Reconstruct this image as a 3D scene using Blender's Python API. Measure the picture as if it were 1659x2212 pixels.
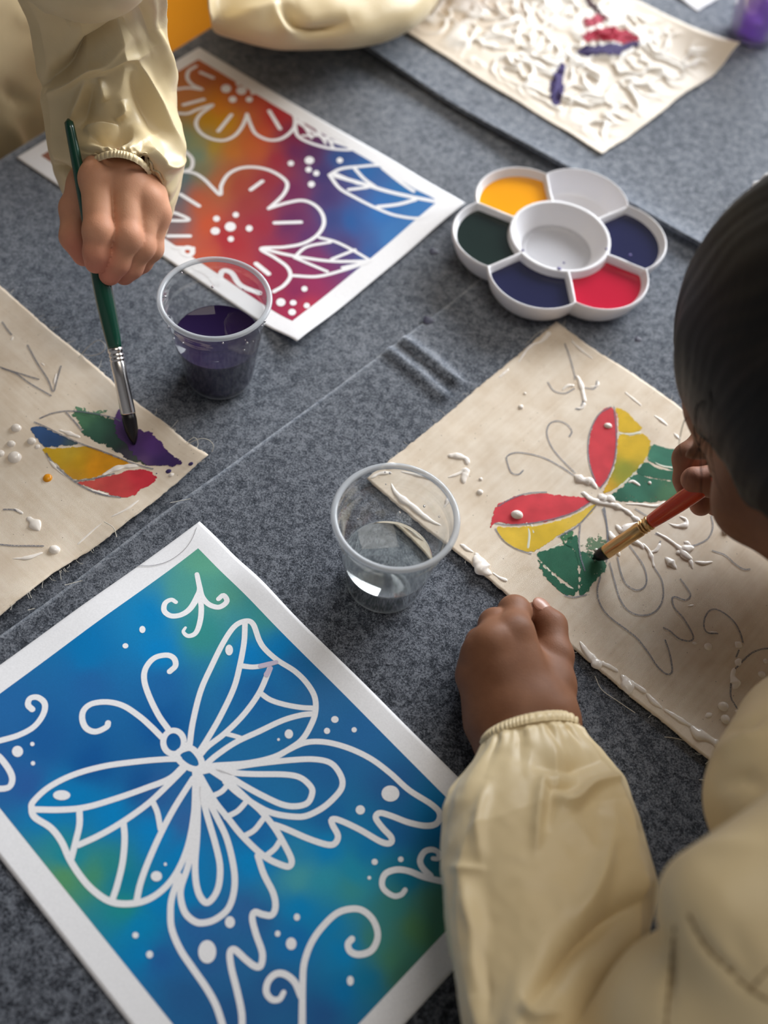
import bpy, bmesh, math, random
import numpy as np
from mathutils import Vector, Matrix, Euler

for o in list(bpy.data.objects):
    bpy.data.objects.remove(o, do_unlink=True)
SC = bpy.context.scene
COL = SC.collection

# ------------------------------------------------------------------ camera
W, H = 1659.0, 2212.0
FPX, PITCH, ROLL, CAMH = 2287.8, 0.98959, 0.161794, 0.58192
FW = np.array([0, math.cos(PITCH), -math.sin(PITCH)])
_r = np.array([1.0, 0, 0]); _u = np.cross(_r, FW)
RT = math.cos(ROLL) * _r + math.sin(ROLL) * _u
UP = -math.sin(ROLL) * _r + math.cos(ROLL) * _u
CAM = np.array([0, 0, CAMH])
cd = bpy.data.cameras.new('camera'); cam = bpy.data.objects.new('camera', cd); COL.objects.link(cam)
cd.sensor_fit = 'VERTICAL'; cd.sensor_height = 36.0; cd.lens = FPX / H * 36.0
cam.matrix_world = Matrix(((RT[0], UP[0], -FW[0], 0), (RT[1], UP[1], -FW[1], 0), (RT[2], UP[2], -FW[2], CAMH), (0, 0, 0, 1)))
cd.clip_start = 0.02; cd.clip_end = 50
cd.dof.use_dof = True; cd.dof.focus_distance = 0.655; cd.dof.aperture_fstop = 37.2 / 10.0
SC.camera = cam

# ------------------------------------------------------------------ light
wd = bpy.data.worlds.new('room_light'); SC.world = wd; wd.use_nodes = True
bg = wd.node_tree.nodes['Background']; bg.inputs[0].default_value = (0.86, 0.90, 1.0, 1); bg.inputs[1].default_value = 0.36
def area(name, loc, target, sx, sy, power, col):
    l = bpy.data.lights.new(name, 'AREA'); l.shape = 'RECTANGLE'; l.size = sx; l.size_y = sy; l.energy = power; l.color = col
    o = bpy.data.objects.new(name, l); COL.objects.link(o); o.location = loc
    o.rotation_euler = (Vector(target) - Vector(loc)).to_track_quat('-Z', 'Y').to_euler()
    return o
area('window_daylight', (2.15, 4.1, 1.75), (0.0, 0.4, 0.0), 4.2, 1.5, 500, (0.93, 0.97, 1.0))
area('overhead_fill', (0.5, 0.6, 2.1), (0.2, 0.5, 0.0), 1.2, 1.2, 17, (1.0, 0.92, 0.80))  # added fill from above to lift cloth and paper; no lamp is seen
vs = SC.view_settings; vs.view_transform = 'Standard'; vs.look = 'None'; vs.gamma = 1; vs.use_curve_mapping = False
vs.exposure = -0.20

# ------------------------------------------------------------------ helpers
def ray(x, y):
    return FW + RT * ((x - W / 2) / FPX) - UP * ((y - H / 2) / FPX)
def P(x, y, z=0.0):
    d = ray(x, y); t = (z - CAMH) / d[2]
    return CAM + d * t
def toxy(q):
    """world points (n,3) -> photo pixels"""
    d = np.asarray(q) - CAM; z = d @ FW
    return np.stack([W / 2 + FPX * (d @ RT) / z, H / 2 - FPX * (d @ UP) / z], -1)
def on(x, y, hf):
    z = 0.0
    for _ in range(4):
        q = P(x, y, z); z = float(hf(q[0], q[1]))
    return P(x, y, z)
def lin(r, g, b):
    f = lambda c: c / 12.92 if c <= 0.04045 else ((c + 0.055) / 1.055) ** 2.4
    return (f(r / 255), f(g / 255), f(b / 255), 1.0)
def unit(v):
    v = np.asarray(v, float); return v / np.linalg.norm(v)

def link(name, mesh, mat=None, parent=None, smooth=True):
    o = bpy.data.objects.new(name, mesh); COL.objects.link(o)
    if mat is not None: mesh.materials.append(mat)
    if parent is not None: o.parent = parent
    if smooth and len(mesh.polygons):
        mesh.polygons.foreach_set('use_smooth', np.ones(len(mesh.polygons), bool))
    return o
def mk(name, verts, faces, mat=None, parent=None, smooth=True, cols=None, loc=None):
    m = bpy.data.meshes.new(name)
    verts = np.asarray(verts, float)
    m.from_pydata(verts.tolist(), [], faces if isinstance(faces, list) else np.asarray(faces).tolist())
    if cols is not None:
        a = m.color_attributes.new('Col', 'FLOAT_COLOR', 'POINT')
        c = np.ones((len(verts), 4), np.float32); c[:, :3] = cols
        a.data.foreach_set('color', c.ravel())
    if loc is not None:
        a = m.attributes.new('loc', 'FLOAT_VECTOR', 'POINT')
        a.data.foreach_set('vector', np.asarray(loc, np.float32).ravel())
    m.update()
    return link(name, m, mat, parent, smooth)
def empty(name, loc=(0, 0, 0)):
    o = bpy.data.objects.new(name, None); COL.objects.link(o); o.location = loc; o.empty_display_size = 0.02
    return o
def adopt(parent, *kids):
    """parent without moving (parent has only a location)"""
    for k in kids:
        k.parent = parent; k.matrix_parent_inverse = Matrix.Translation(-Vector(parent.location))
def tag(o, label, cat, group=None):
    o['label'] = label; o['category'] = cat
    if group: o['group'] = group
    return o
def struct(o):
    o['kind'] = 'structure'; return o

def spline(pts, step=None, n=None, closed=False):
    """centripetal-ish Catmull-Rom through points (any dim), resampled evenly"""
    p = np.asarray(pts, float)
    if len(p) == 2: q = p
    else:
        if closed: e = np.vstack([p[-1], p, p[0], p[1]])
        else: e = np.vstack([2 * p[0] - p[1], p, 2 * p[-1] - p[-2]])
        out = []; t = np.linspace(0, 1, 14, endpoint=False)[:, None]
        for i in range(1, len(e) - 2):
            a, b, c, d = e[i - 1], e[i], e[i + 1], e[i + 2]
            out.append(0.5 * (2 * b + (c - a) * t + (2 * a - 5 * b + 4 * c - d) * t ** 2 + (3 * b - a - 3 * c + d) * t ** 3))
        q = np.vstack(out + [e[-2][None]])
    s = np.r_[0, np.cumsum(np.linalg.norm(np.diff(q[:, :min(3, q.shape[1])], axis=0), axis=1))]
    if n is None: n = max(2, int(round(s[-1] / step)) + 1)
    ss = np.linspace(0, s[-1], n)
    return np.stack([np.interp(ss, s, q[:, k]) for k in range(q.shape[1])], 1)

# value noise -----------------------------------------------------------
_rng = np.random.default_rng(7)
_NT = _rng.random((64, 64, 64)).astype(np.float32) * 2 - 1
def vnoise(p):
    p = np.asarray(p, float); i = np.floor(p).astype(int); f = p - i; f = f * f * (3 - 2 * f)
    r = 0
    for dx in (0, 1):
        for dy in (0, 1):
            for dz in (0, 1):
                w = (f[..., 0] if dx else 1 - f[..., 0]) * (f[..., 1] if dy else 1 - f[..., 1]) * (f[..., 2] if dz else 1 - f[..., 2])
                r = r + w * _NT[(i[..., 0] + dx) & 63, (i[..., 1] + dy) & 63, (i[..., 2] + dz) & 63]
    return r
def fbm(p, o=3):
    p = np.asarray(p, float); r = 0; a = 1
    for k in range(o):
        r = r + a * vnoise(p * 2 ** k + 17.3 * k); a *= 0.5
    return r
def n2(x, y, s=1.0, o=2, k=0.0):
    x = np.asarray(x, float); y = np.asarray(y, float)
    return fbm(np.stack([x * s, y * s, np.zeros_like(x) + k], -1), o)

class MB:
    def __init__(s): s.v = []; s.f = []; s.n = 0
    def add(s, v, f):
        v = np.asarray(v, float); s.v.append(v); s.f += [tuple(int(i) + s.n for i in q) for q in f]; s.n += len(v)
    def build(s, name, mat=None, parent=None, smooth=True):
        return mk(name, np.vstack(s.v), s.f, mat, parent, smooth)

def grid_faces(nu, nv, wrap_v=False, flip=False):
    f = []
    for i in range(nu - 1):
        for j in range(nv if wrap_v else nv - 1):
            a = i * nv + j; b = i * nv + (j + 1) % nv; c = (i + 1) * nv + (j + 1) % nv; d = (i + 1) * nv + j
            f.append((a, d, c, b) if flip else (a, b, c, d))
    return f
def tube_geo(path, rad, n=8, flat=None, caps=True):
    """tube along path (m,3) with radius array; flat scales the z extent"""
    p = np.asarray(path, float); m = len(p); rad = np.broadcast_to(np.asarray(rad, float), (m,))
    t = np.gradient(p, axis=0); t /= np.linalg.norm(t, axis=1)[:, None] + 1e-12
    ref = np.array([0, 0, 1.0])
    if abs(t[0] @ ref) > 0.9: ref = np.array([1.0, 0, 0])
    ns = []; nrm = ref
    for i in range(m):
        nrm = nrm - t[i] * (nrm @ t[i])
        if np.linalg.norm(nrm) < 1e-6: nrm = np.cross(t[i], [1, 0.3, 0.2])
        nrm = unit(nrm); ns.append(nrm)
    ns = np.array(ns); bs = np.cross(t, ns)
    a = np.linspace(0, 2 * math.pi, n, endpoint=False)
    fz = 1.0 if flat is None else flat
    v = p[:, None] + rad[:, None, None] * (np.cos(a)[None, :, None] * ns[:, None] * fz + np.sin(a)[None, :, None] * bs[:, None])
    v = v.reshape(-1, 3); f = grid_faces(m, n, True)
    if caps:
        f.append(tuple(range(n))); f.append(tuple(reversed(range((m - 1) * n, m * n))))
    return v, f
def lathe(prof, n=96, c=(0, 0, 0), close=True):
    prof = np.asarray(prof, float); a = np.linspace(0, 2 * math.pi, n, endpoint=False)
    v = np.stack([prof[:, None, 0] * np.cos(a) + c[0], prof[:, None, 0] * np.sin(a) + c[1], np.repeat(prof[:, 1:2], n, 1) + c[2]], -1).reshape(-1, 3)
    return v, grid_faces(len(prof), n, True, flip=True)
def box_geo(c, s, R=None):
    v = np.array([[x, y, z] for x in (-.5, .5) for y in (-.5, .5) for z in (-.5, .5)]) * np.asarray(s)
    if R is not None: v = v @ np.asarray(R).T
    return v + np.asarray(c), [(0, 1, 3, 2), (4, 6, 7, 5), (0, 4, 5, 1), (2, 3, 7, 6), (0, 2, 6, 4), (1, 5, 7, 3)]
def bevel(o, w, seg=3, ang=40):
    b = o.modifiers.new('bevel', 'BEVEL'); b.width = w; b.segments = seg; b.limit_method = 'ANGLE'; b.angle_limit = math.radians(ang)

def inside(px, py, poly):
    """even-odd test, vectorised"""
    poly = np.asarray(poly); r = np.zeros(np.shape(px), bool); j = len(poly) - 1
    for i in range(len(poly)):
        xi, yi = poly[i]; xj, yj = poly[j]
        c = ((yi > py) != (yj > py)) & (px < (xj - xi) * (py - yi) / (yj - yi + 1e-15) + xi)
        r ^= c; j = i
    return r
def seg_dist(px, py, poly, closed=False):
    poly = np.asarray(poly, float); r = np.full(np.shape(px), 1e9)
    n = len(poly)
    for i in range(n if closed else n - 1):
        a = poly[i]; b = poly[(i + 1) % n]; d = b - a; L = d @ d + 1e-18
        t = np.clip(((px - a[0]) * d[0] + (py - a[1]) * d[1]) / L, 0, 1)
        r = np.minimum(r, np.hypot(px - a[0] - t * d[0], py - a[1] - t * d[1]))
    return r

# ------------------------------------------------------------------ materials
def newmat(name):
    m = bpy.data.materials.new(name); m.use_nodes = True
    nt = m.node_tree; return m, nt, nt.nodes['Principled BSDF']
def simple(name, col, rough=0.6, spec=0.4, sheen=0.0, metal=0.0, coat=0.0):
    m, nt, b = newmat(name)
    b.inputs['Base Color'].default_value = col; b.inputs['Roughness'].default_value = rough
    b.inputs['Specular IOR Level'].default_value = spec; b.inputs['Metallic'].default_value = metal
    b.inputs['Sheen Weight'].default_value = sheen; b.inputs['Coat Weight'].default_value = coat
    return m
def N(nt, t, **k):
    n = nt.nodes.new(t)
    for a, v in k.items():
        if a in n.inputs: n.inputs[a].default_value = v
        else: setattr(n, a, v)
    return n
def ramp(nt, stops):
    n = nt.nodes.new('ShaderNodeValToRGB'); e = n.color_ramp.elements
    while len(e) > 1: e.remove(e[0])
    e[0].position = stops[0][0]; e[0].color = stops[0][1]
    for p, c in stops[1:]:
        x = e.new(p); x.color = c
    return n
def noise(nt, scale, detail=3, rough=0.6, vec=None, dist=0.0):
    n = nt.nodes.new('ShaderNodeTexNoise'); n.inputs['Scale'].default_value = scale; n.inputs['Detail'].default_value = detail
    n.inputs['Roughness'].default_value = rough; n.inputs['Distortion'].default_value = dist
    if vec is not None: nt.links.new(vec, n.inputs['Vector'])
    return n
def bump(nt, b, h, strength, dist):
    n = nt.nodes.new('ShaderNodeBump'); n.inputs['Strength'].default_value = strength; n.inputs['Distance'].default_value = dist
    nt.links.new(h, n.inputs['Height']); nt.links.new(n.outputs[0], b.inputs['Normal']); return n
def coords(nt, kind='Object'):
    return nt.nodes.new('ShaderNodeTexCoord').outputs[kind]
def geo_pos(nt):
    return nt.nodes.new('ShaderNodeNewGeometry').outputs['Position']

def mat_felt(name, tint=1.0):
    m, nt, b = newmat(name); L = nt.links
    co = geo_pos(nt)
    fib = noise(nt, 900, 4, 0.7, co, 0.8); mot = noise(nt, 170, 5, 0.72, co, 0.6); big = noise(nt, 9, 3, 0.5, co)
    a = N(nt, 'ShaderNodeMath', operation='MULTIPLY_ADD'); L.new(fib.outputs[0], a.inputs[0]); a.inputs[1].default_value = 2.5; a.inputs[2].default_value = -1.52
    a2 = N(nt, 'ShaderNodeMath', operation='MULTIPLY_ADD'); L.new(mot.outputs[0], a2.inputs[0]); a2.inputs[1].default_value = 1.7; L.new(a.outputs[0], a2.inputs[2])
    a3 = N(nt, 'ShaderNodeMath', operation='MULTIPLY_ADD'); L.new(big.outputs[0], a3.inputs[0]); a3.inputs[1].default_value = 0.35; L.new(a2.outputs[0], a3.inputs[2])
    s = lambda c: tuple(list(np.array(lin(*c)[:3]) * tint) + [1])
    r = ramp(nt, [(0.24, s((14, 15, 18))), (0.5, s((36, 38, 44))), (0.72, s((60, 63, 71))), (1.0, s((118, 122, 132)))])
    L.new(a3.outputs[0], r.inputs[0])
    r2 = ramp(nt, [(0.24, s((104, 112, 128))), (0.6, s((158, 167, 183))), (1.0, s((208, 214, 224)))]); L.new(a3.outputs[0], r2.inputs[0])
    lw = N(nt, 'ShaderNodeLayerWeight'); lw.inputs[0].default_value = 0.5          # nap sheen put into the base colour: paler where seen at a slant
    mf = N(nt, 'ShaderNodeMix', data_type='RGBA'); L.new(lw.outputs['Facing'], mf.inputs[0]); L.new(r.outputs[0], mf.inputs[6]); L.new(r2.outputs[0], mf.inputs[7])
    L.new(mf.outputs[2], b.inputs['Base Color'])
    b.inputs['Roughness'].default_value = 0.95; b.inputs['Specular IOR Level'].default_value = 0.1
    b.inputs['Sheen Weight'].default_value = 0.15; b.inputs['Sheen Roughness'].default_value = 0.4; b.inputs['Sheen Tint'].default_value = (0.85, 0.92, 1, 1)
    bump(nt, b, a2.outputs[0], 0.5, 0.0007)
    return m
M = {}
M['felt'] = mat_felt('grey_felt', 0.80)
def mat_paper():
    m, nt, b = newmat('print_paper'); co = geo_pos(nt)
    n = noise(nt, 900, 3, 0.6, co); r = ramp(nt, [(0.3, lin(228, 228, 232)), (0.7, lin(238, 238, 242))])
    nt.links.new(n.outputs[0], r.inputs[0]); nt.links.new(r.outputs[0], b.inputs['Base Color'])
    b.inputs['Roughness'].default_value = 0.75; b.inputs['Specular IOR Level'].default_value = 0.25
    bump(nt, b, n.outputs[0], 0.15, 0.0002); return m
M['paper'] = mat_paper()
def mat_ink(name):
    m, nt, b = newmat(name); a = N(nt, 'ShaderNodeVertexColor', layer_name='Col')
    co = geo_pos(nt); n = noise(nt, 1400, 2, 0.6, co)
    mx = N(nt, 'ShaderNodeMix', data_type='RGBA', blend_type='MULTIPLY'); mx.inputs[0].default_value = 0.25
    nt.links.new(a.outputs[0], mx.inputs[6]); nt.links.new(n.outputs[0], mx.inputs[7])
    mu = N(nt, 'ShaderNodeVectorMath', operation='SCALE'); mu.inputs['Scale'].default_value = 1.12
    nt.links.new(mx.outputs[2], mu.inputs[0]); nt.links.new(mu.outputs[0], b.inputs['Base Color'])
    b.inputs['Roughness'].default_value = 0.65; b.inputs['Specular IOR Level'].default_value = 0.08; return m
M['ink'] = mat_ink('printed_ink')
def weave(nt, scale=2200.0):
    """thread weave height from the cloth's own coordinates (metres)"""
    at = N(nt, 'ShaderNodeAttribute', attribute_name='loc'); L = nt.links
    wob = noise(nt, 45, 2, 0.5, at.outputs['Vector'])
    s = N(nt, 'ShaderNodeVectorMath', operation='SCALE'); s.inputs['Scale'].default_value = 0.0022; L.new(wob.outputs['Color'], s.inputs[0])
    ad = N(nt, 'ShaderNodeVectorMath', operation='ADD'); L.new(at.outputs['Vector'], ad.inputs[0]); L.new(s.outputs[0], ad.inputs[1])
    sep = N(nt, 'ShaderNodeSeparateXYZ'); L.new(ad.outputs[0], sep.inputs[0])
    outs = []
    for k in (0, 1):
        mu = N(nt, 'ShaderNodeMath', operation='MULTIPLY'); mu.inputs[1].default_value = 2 * math.pi * scale; L.new(sep.outputs[k], mu.inputs[0])
        si = N(nt, 'ShaderNodeMath', operation='SINE'); L.new(mu.outputs[0], si.inputs[0]); outs.append(si)
    mul = N(nt, 'ShaderNodeMath', operation='ADD'); L.new(outs[0].outputs[0], mul.inputs[0]); L.new(outs[1].outputs[0], mul.inputs[1])
    sc = N(nt, 'ShaderNodeMath', operation='MULTIPLY_ADD'); sc.inputs[1].default_value = 0.25; sc.inputs[2].default_value = 0.5; L.new(mul.outputs[0], sc.inputs[0])
    return at.outputs['Vector'], sc.outputs[0]
def mat_canvas(name, c0, c1, vcol=False):
    m, nt, b = newmat(name); L = nt.links
    vec, wv = weave(nt)
    slub = noise(nt, 55, 3, 0.6, vec); st = N(nt, 'ShaderNodeMapping'); st.inputs['Scale'].default_value = (3.0, 260, 1); L.new(vec, st.inputs[0])
    str_ = noise(nt, 1, 2, 0.6, st.outputs[0])
    h = N(nt, 'ShaderNodeMath', operation='MULTIPLY_ADD'); L.new(slub.outputs[0], h.inputs[0]); h.inputs[1].default_value = 0.9; h.inputs[2].default_value = -0.2
    h2 = N(nt, 'ShaderNodeMath', operation='MULTIPLY_ADD'); L.new(str_.outputs[0], h2.inputs[0]); h2.inputs[1].default_value = 0.5; L.new(h.outputs[0], h2.inputs[2])
    r = ramp(nt, [(0.25, c0), (0.75, c1)]); L.new(h2.outputs[0], r.inputs[0])
    base = r.outputs[0]
    if vcol:
        a = N(nt, 'ShaderNodeVertexColor', layer_name='Col'); base = a.outputs[0]
    # dark woven gaps
    wr = ramp(nt, [(0.08, (0.52, 0.5, 0.48, 1)), (0.42, (1, 1, 1, 1))]); L.new(wv, wr.inputs[0])
    mx = N(nt, 'ShaderNodeMix', data_type='RGBA', blend_type='MULTIPLY'); mx.inputs[0].default_value = 0.75; L.new(base, mx.inputs[6]); L.new(wr.outputs[0], mx.inputs[7])
    # seed specks of unbleached cotton
    sp = nt.nodes.new('ShaderNodeTexVoronoi'); sp.inputs['Scale'].default_value = 260; L.new(vec, sp.inputs['Vector'])
    sr = ramp(nt, [(0.05, (1, 1, 1, 1)), (0.11, (0, 0, 0, 1))]); L.new(sp.outputs['Distance'], sr.inputs[0])
    pick = N(nt, 'ShaderNodeSeparateColor'); L.new(sp.outputs['Color'], pick.inputs[0])
    gt = N(nt, 'ShaderNodeMath', operation='GREATER_THAN'); gt.inputs[1].default_value = 0.72; L.new(pick.outputs[0], gt.inputs[0])
    mm = N(nt, 'ShaderNodeMath', operation='MULTIPLY'); L.new(sr.outputs[0], mm.inputs[0]); L.new(gt.outputs[0], mm.inputs[1])
    m7 = N(nt, 'ShaderNodeMath', operation='MULTIPLY'); L.new(mm.outputs[0], m7.inputs[0]); m7.inputs[1].default_value = 0.36 if vcol else 0.75
    mx2 = N(nt, 'ShaderNodeMix', data_type='RGBA'); L.new(m7.outputs[0], mx2.inputs[0]); L.new(mx.outputs[2], mx2.inputs[6]); mx2.inputs[7].default_value = lin(74, 56, 40)
    L.new(mx2.outputs[2], b.inputs['Base Color'])
    b.inputs['Roughness'].default_value = 0.88; b.inputs['Specular IOR Level'].default_value = 0.2; b.inputs['Sheen Weight'].default_value = 0.1
    if vcol: b.inputs['Roughness'].default_value = 0.7; b.inputs['Sheen Weight'].default_value = 0.0
    bump(nt, b, wv, 0.55, 0.0003)
    return m
M['canvas'] = mat_canvas('unbleached_canvas', lin(222, 203, 180), lin(243, 230, 213))
M['paint_on_canvas'] = mat_canvas('paint_soaked_canvas', None or lin(0, 0, 0), lin(0, 0, 0), vcol=True)
M['glue'] = simple('wet_white_glue', lin(236, 228, 220), 0.16, 0.5); M['glue'].node_tree.nodes['Principled BSDF'].inputs['Subsurface Weight'].default_value = 0.25
M['glue'].node_tree.nodes['Principled BSDF'].inputs['Subsurface Radius'].default_value = (0.002, 0.002, 0.0015)
def mat_pencil():
    m, nt, b = newmat('pencil_graphite'); b.inputs['Base Color'].default_value = lin(104, 108, 122); b.inputs['Roughness'].default_value = 0.6
    n = noise(nt, 2600, 2, 0.7, geo_pos(nt)); r = ramp(nt, [(0.34, (0, 0, 0, 1)), (0.55, (0.85, 0.85, 0.85, 1))])
    nt.links.new(n.outputs[0], r.inputs[0]); nt.links.new(r.outputs[0], b.inputs['Alpha']); return m
M['pencil'] = mat_pencil()
M['thread'] = simple('cotton_thread', lin(206, 200, 188), 0.9)
def mat_smock():
    m, nt, b = newmat('beige_smock_fabric'); L = nt.links; co = geo_pos(nt)
    n = noise(nt, 14, 3, 0.5, co); r = ramp(nt, [(0.3, lin(216, 195, 152)), (0.7, lin(226, 207, 166))]); L.new(n.outputs[0], r.inputs[0]); L.new(r.outputs[0], b.inputs['Base Color'])
    b.inputs['Roughness'].default_value = 0.40; b.inputs['Specular IOR Level'].default_value = 0.5
    b.inputs['Sheen Weight'].default_value = 0.15; b.inputs['Sheen Roughness'].default_value = 0.4
    w = nt.nodes.new('ShaderNodeTexWave'); w.inputs['Scale'].default_value = 520; w.inputs['Distortion'].default_value = 0.6; w.bands_direction = 'DIAGONAL'; L.new(co, w.inputs['Vector'])
    n2_ = noise(nt, 130, 3, 0.6, co)
    a = N(nt, 'ShaderNodeMath', operation='MULTIPLY_ADD'); L.new(n2_.outputs[0], a.inputs[0]); a.inputs[1].default_value = 2.5; L.new(w.outputs[0], a.inputs[2])
    bump(nt, b, a.outputs[0], 0.14, 0.00035); return m
M['smock'] = mat_smock()
def mat_skin(name, c0, c1, c2):
    m, nt, b = newmat(name); L = nt.links; co = geo_pos(nt)
    n = noise(nt, 60, 4, 0.6, co); r = ramp(nt, [(0.3, c0), (0.7, c1)]); L.new(n.outputs[0], r.inputs[0])
    a = N(nt, 'ShaderNodeVertexColor', layer_name='Col')       # r: redness of finger tips and knuckles
    sp = N(nt, 'ShaderNodeSeparateColor'); L.new(a.outputs[0], sp.inputs[0])
    mx = N(nt, 'ShaderNodeMix', data_type='RGBA'); L.new(sp.outputs[0], mx.inputs[0]); L.new(r.outputs[0], mx.inputs[6]); mx.inputs[7].default_value = c2
    L.new(mx.outputs[2], b.inputs['Base Color'])
    b.inputs['Roughness'].default_value = 0.58; b.inputs['Specular IOR Level'].default_value = 0.28
    b.inputs['Subsurface Weight'].default_value = 0.12; b.inputs['Subsurface Radius'].default_value = (0.004, 0.0016, 0.001)
    v = nt.nodes.new('ShaderNodeTexVoronoi'); v.inputs['Scale'].default_value = 900; L.new(co, v.inputs['Vector'])
    f2 = noise(nt, 300, 3, 0.6, co)
    ad = N(nt, 'ShaderNodeMath', operation='ADD'); L.new(v.outputs['Distance'], ad.inputs[0]); L.new(f2.outputs[0], ad.inputs[1])
    bump(nt, b, ad.outputs[0], 0.12, 0.0004); return m
M['skin_dark'] = mat_skin('deep_brown_skin', lin(116, 75, 51), lin(131, 88, 62), lin(158, 108, 88))
M['skin_light'] = mat_skin('tan_skin', lin(196, 144, 112), lin(206, 154, 122), lin(208, 128, 108))
M['nail_dark'] = simple('fingernail', lin(176, 128, 108), 0.35, 0.5)
def mat_hair():
    m, nt, b = newmat('black_hair'); co = coords(nt); L = nt.links
    b.inputs['Base Color'].default_value = lin(9, 8, 8); b.inputs['Roughness'].default_value = 0.55; b.inputs['Specular IOR Level'].default_value = 0.25
    mp = N(nt, 'ShaderNodeMapping'); mp.inputs['Scale'].default_value = (900, 60, 60); L.new(co, mp.inputs[0]); n = noise(nt, 1.0, 3, 0.6, mp.outputs[0]); bump(nt, b, n.outputs[0], 0.4, 0.0006)
    return m
M['hair'] = mat_hair()
# ------------------------------------------------------------------ room shell and table
M['wood_floor'] = simple('vinyl_floor', lin(150, 140, 128), 0.5)
def mat_floor():
    m, nt, b = newmat('speckled_floor'); co = geo_pos(nt)
    n = noise(nt, 90, 4, 0.7, co); r = ramp(nt, [(0.35, lin(120, 114, 106)), (0.65, lin(160, 152, 142))])
    nt.links.new(n.outputs[0], r.inputs[0]); nt.links.new(r.outputs[0], b.inputs['Base Color']); b.inputs['Roughness'].default_value = 0.45; return m
M['floor'] = mat_floor()
FLOORZ = -0.60
struct(mk('floor', [(-3, -2.5, FLOORZ), (3.5, -2.5, FLOORZ), (3.5, 4, FLOORZ), (-3, 4, FLOORZ)], [(0, 1, 2, 3)], M['floor'], smooth=False))
M['wall'] = simple('painted_wall', lin(118, 116, 116), 0.8)
def slab(name, a, b):
    a, b = np.array(a, float), np.array(b, float); v, f = box_geo((a + b) / 2, b - a); struct(mk(name, v, f, M['wall'], smooth=False))
slab('wall_back', (-2.6, -1.60, FLOORZ), (3.5, -1.50, 2.2)); slab('wall_left', (-2.6, -1.5, FLOORZ), (-2.5, 4.0, 2.2)); slab('ceiling', (-2.6, -1.6, 2.2), (3.5, 2.2, 2.3))  # unseen room sides, added so ambient light enters from the window side only
TA = unit((0.486, 0.874)); TC = unit((0.874, -0.486)); TO = np.array([-0.344, 0.642]) - TC * 0.012
TW = 0.735                      # table width; long side along TA
T0, T1 = -0.95, 1.05            # extent along TA measured from TO
def tab(a, c, z=0.0):
    q = TO + TA * a + TC * c; return np.array([q[0], q[1], z])
RT3 = np.array([[TA[0], TC[0], 0], [TA[1], TC[1], 0], [0, 0, 1]])
M['table_top'] = simple('table_laminate', lin(208, 200, 188), 0.4); M['table_leg'] = simple('table_steel', lin(120, 122, 126), 0.35, metal=0.8)
tbl = empty('folding_table', tab((T0 + T1) / 2, TW / 2, FLOORZ))
tag(tbl, 'low table under the grey felt sheets', 'table')
v, f = box_geo(tab((T0 + T1) / 2, TW / 2, -0.0195), (T1 - T0, TW, 0.030), RT3)
top = mk('table_top', v, f, M['table_top'], smooth=False); bevel(top, 0.004); adopt(tbl, top)
for a in (T0 + 0.08, T1 - 0.08):
    for c in (0.07, TW - 0.07):
        v, f = tube_geo([tab(a, c, FLOORZ), tab(a, c, -0.034)], 0.016, 16)
        adopt(tbl, mk('leg', v, f, M['table_leg']))

# felt -------------------------------------------------------------------
ZB = -0.0020                    # top of the lower felt
def felt_sheet(name, pts_fn, nu, nv, label, thick=0.0014):
    v = pts_fn(); o = mk(name, v, grid_faces(nu, nv), M['felt'])
    s = o.modifiers.new('thickness', 'SOLIDIFY'); s.thickness = thick; s.offset = -1
    tag(o, label, 'felt sheet', 'grey felt sheets covering the table'); return o
def base_pts():
    # wraps round the long edges
    cc = []
    for t in np.linspace(-0.12, 0, 7): cc.append((-0.003, ZB - 0.004 + t))
    cc += [(-0.0015, ZB - 0.001)]
    for c in np.linspace(0, TW, 150): cc.append((c, ZB))
    cc += [(TW + 0.0015, ZB - 0.001)]
    for t in np.linspace(0, -0.12, 7): cc.append((TW + 0.003, ZB - 0.004 + t))
    aa = np.linspace(T0, T1, 300); out = []
    for a in aa:
        for c, z in cc:
            p = tab(a, c, z)
            if 0 <= c <= TW: p[2] += 0.00025 * float(n2(p[0], p[1], 30)) - 0.0002
            out.append(p)
    base_pts.n = (len(aa), len(cc)); return np.array(out)
bv = base_pts()
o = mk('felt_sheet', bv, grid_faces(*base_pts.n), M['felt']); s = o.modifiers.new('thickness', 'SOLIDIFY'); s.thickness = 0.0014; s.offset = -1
tag(o, 'grey felt cover lying lowest, under the rainbow flower print and the cup of purple water', 'felt sheet', 'felt covers')
# upper felt with the long cut edge and two pleats
CS = unit((0.234, 0.327)); CP = np.array([CS[1], -CS[0]]); C0 = np.array([-0.185, 0.290])
PLEATS = [[(826, 748), (900, 806), (955, 856)], [(872, 735), (940, 785), (985, 825)]]
PLW = [np.array([P(*q)[:2] for q in pl]) for pl in PLEATS]
def hB(x, y):
    x = np.asarray(x, float); y = np.asarray(y, float)
    z = 0.00022 * n2(x, y, 28, 2, 3.0)
    for pl, amp in zip(PLW, (0.0032, 0.0040)):
        d = seg_dist(x, y, pl); z = z + amp * np.exp(-(d / 0.0042) ** 2)
    return z
su = np.linspace(-0.62, 0.86, 380); pv = np.r_[np.linspace(0, 0.02, 8), np.linspace(0.023, 0.80, 210)]
S_, P_ = np.meshgrid(su, pv, indexing='ij')
X = C0[0] + CS[0] * S_ + CP[0] * P_ + CP[0] * 0.0012 * n2(S_, P_ * 0, 14); Y = C0[1] + CS[1] * S_ + CP[1] * P_ + CP[1] * 0.0012 * n2(S_, P_ * 0, 14)
ca = (X - TO[0]) * TC[0] + (Y - TO[1]) * TC[1]; al = (X - TO[0]) * TA[0] + (Y - TO[1]) * TA[1]
ca2 = np.clip(ca, 0.004, TW - 0.004); al2 = np.clip(al, T0 + 0.004, T1 - 0.004)
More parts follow.
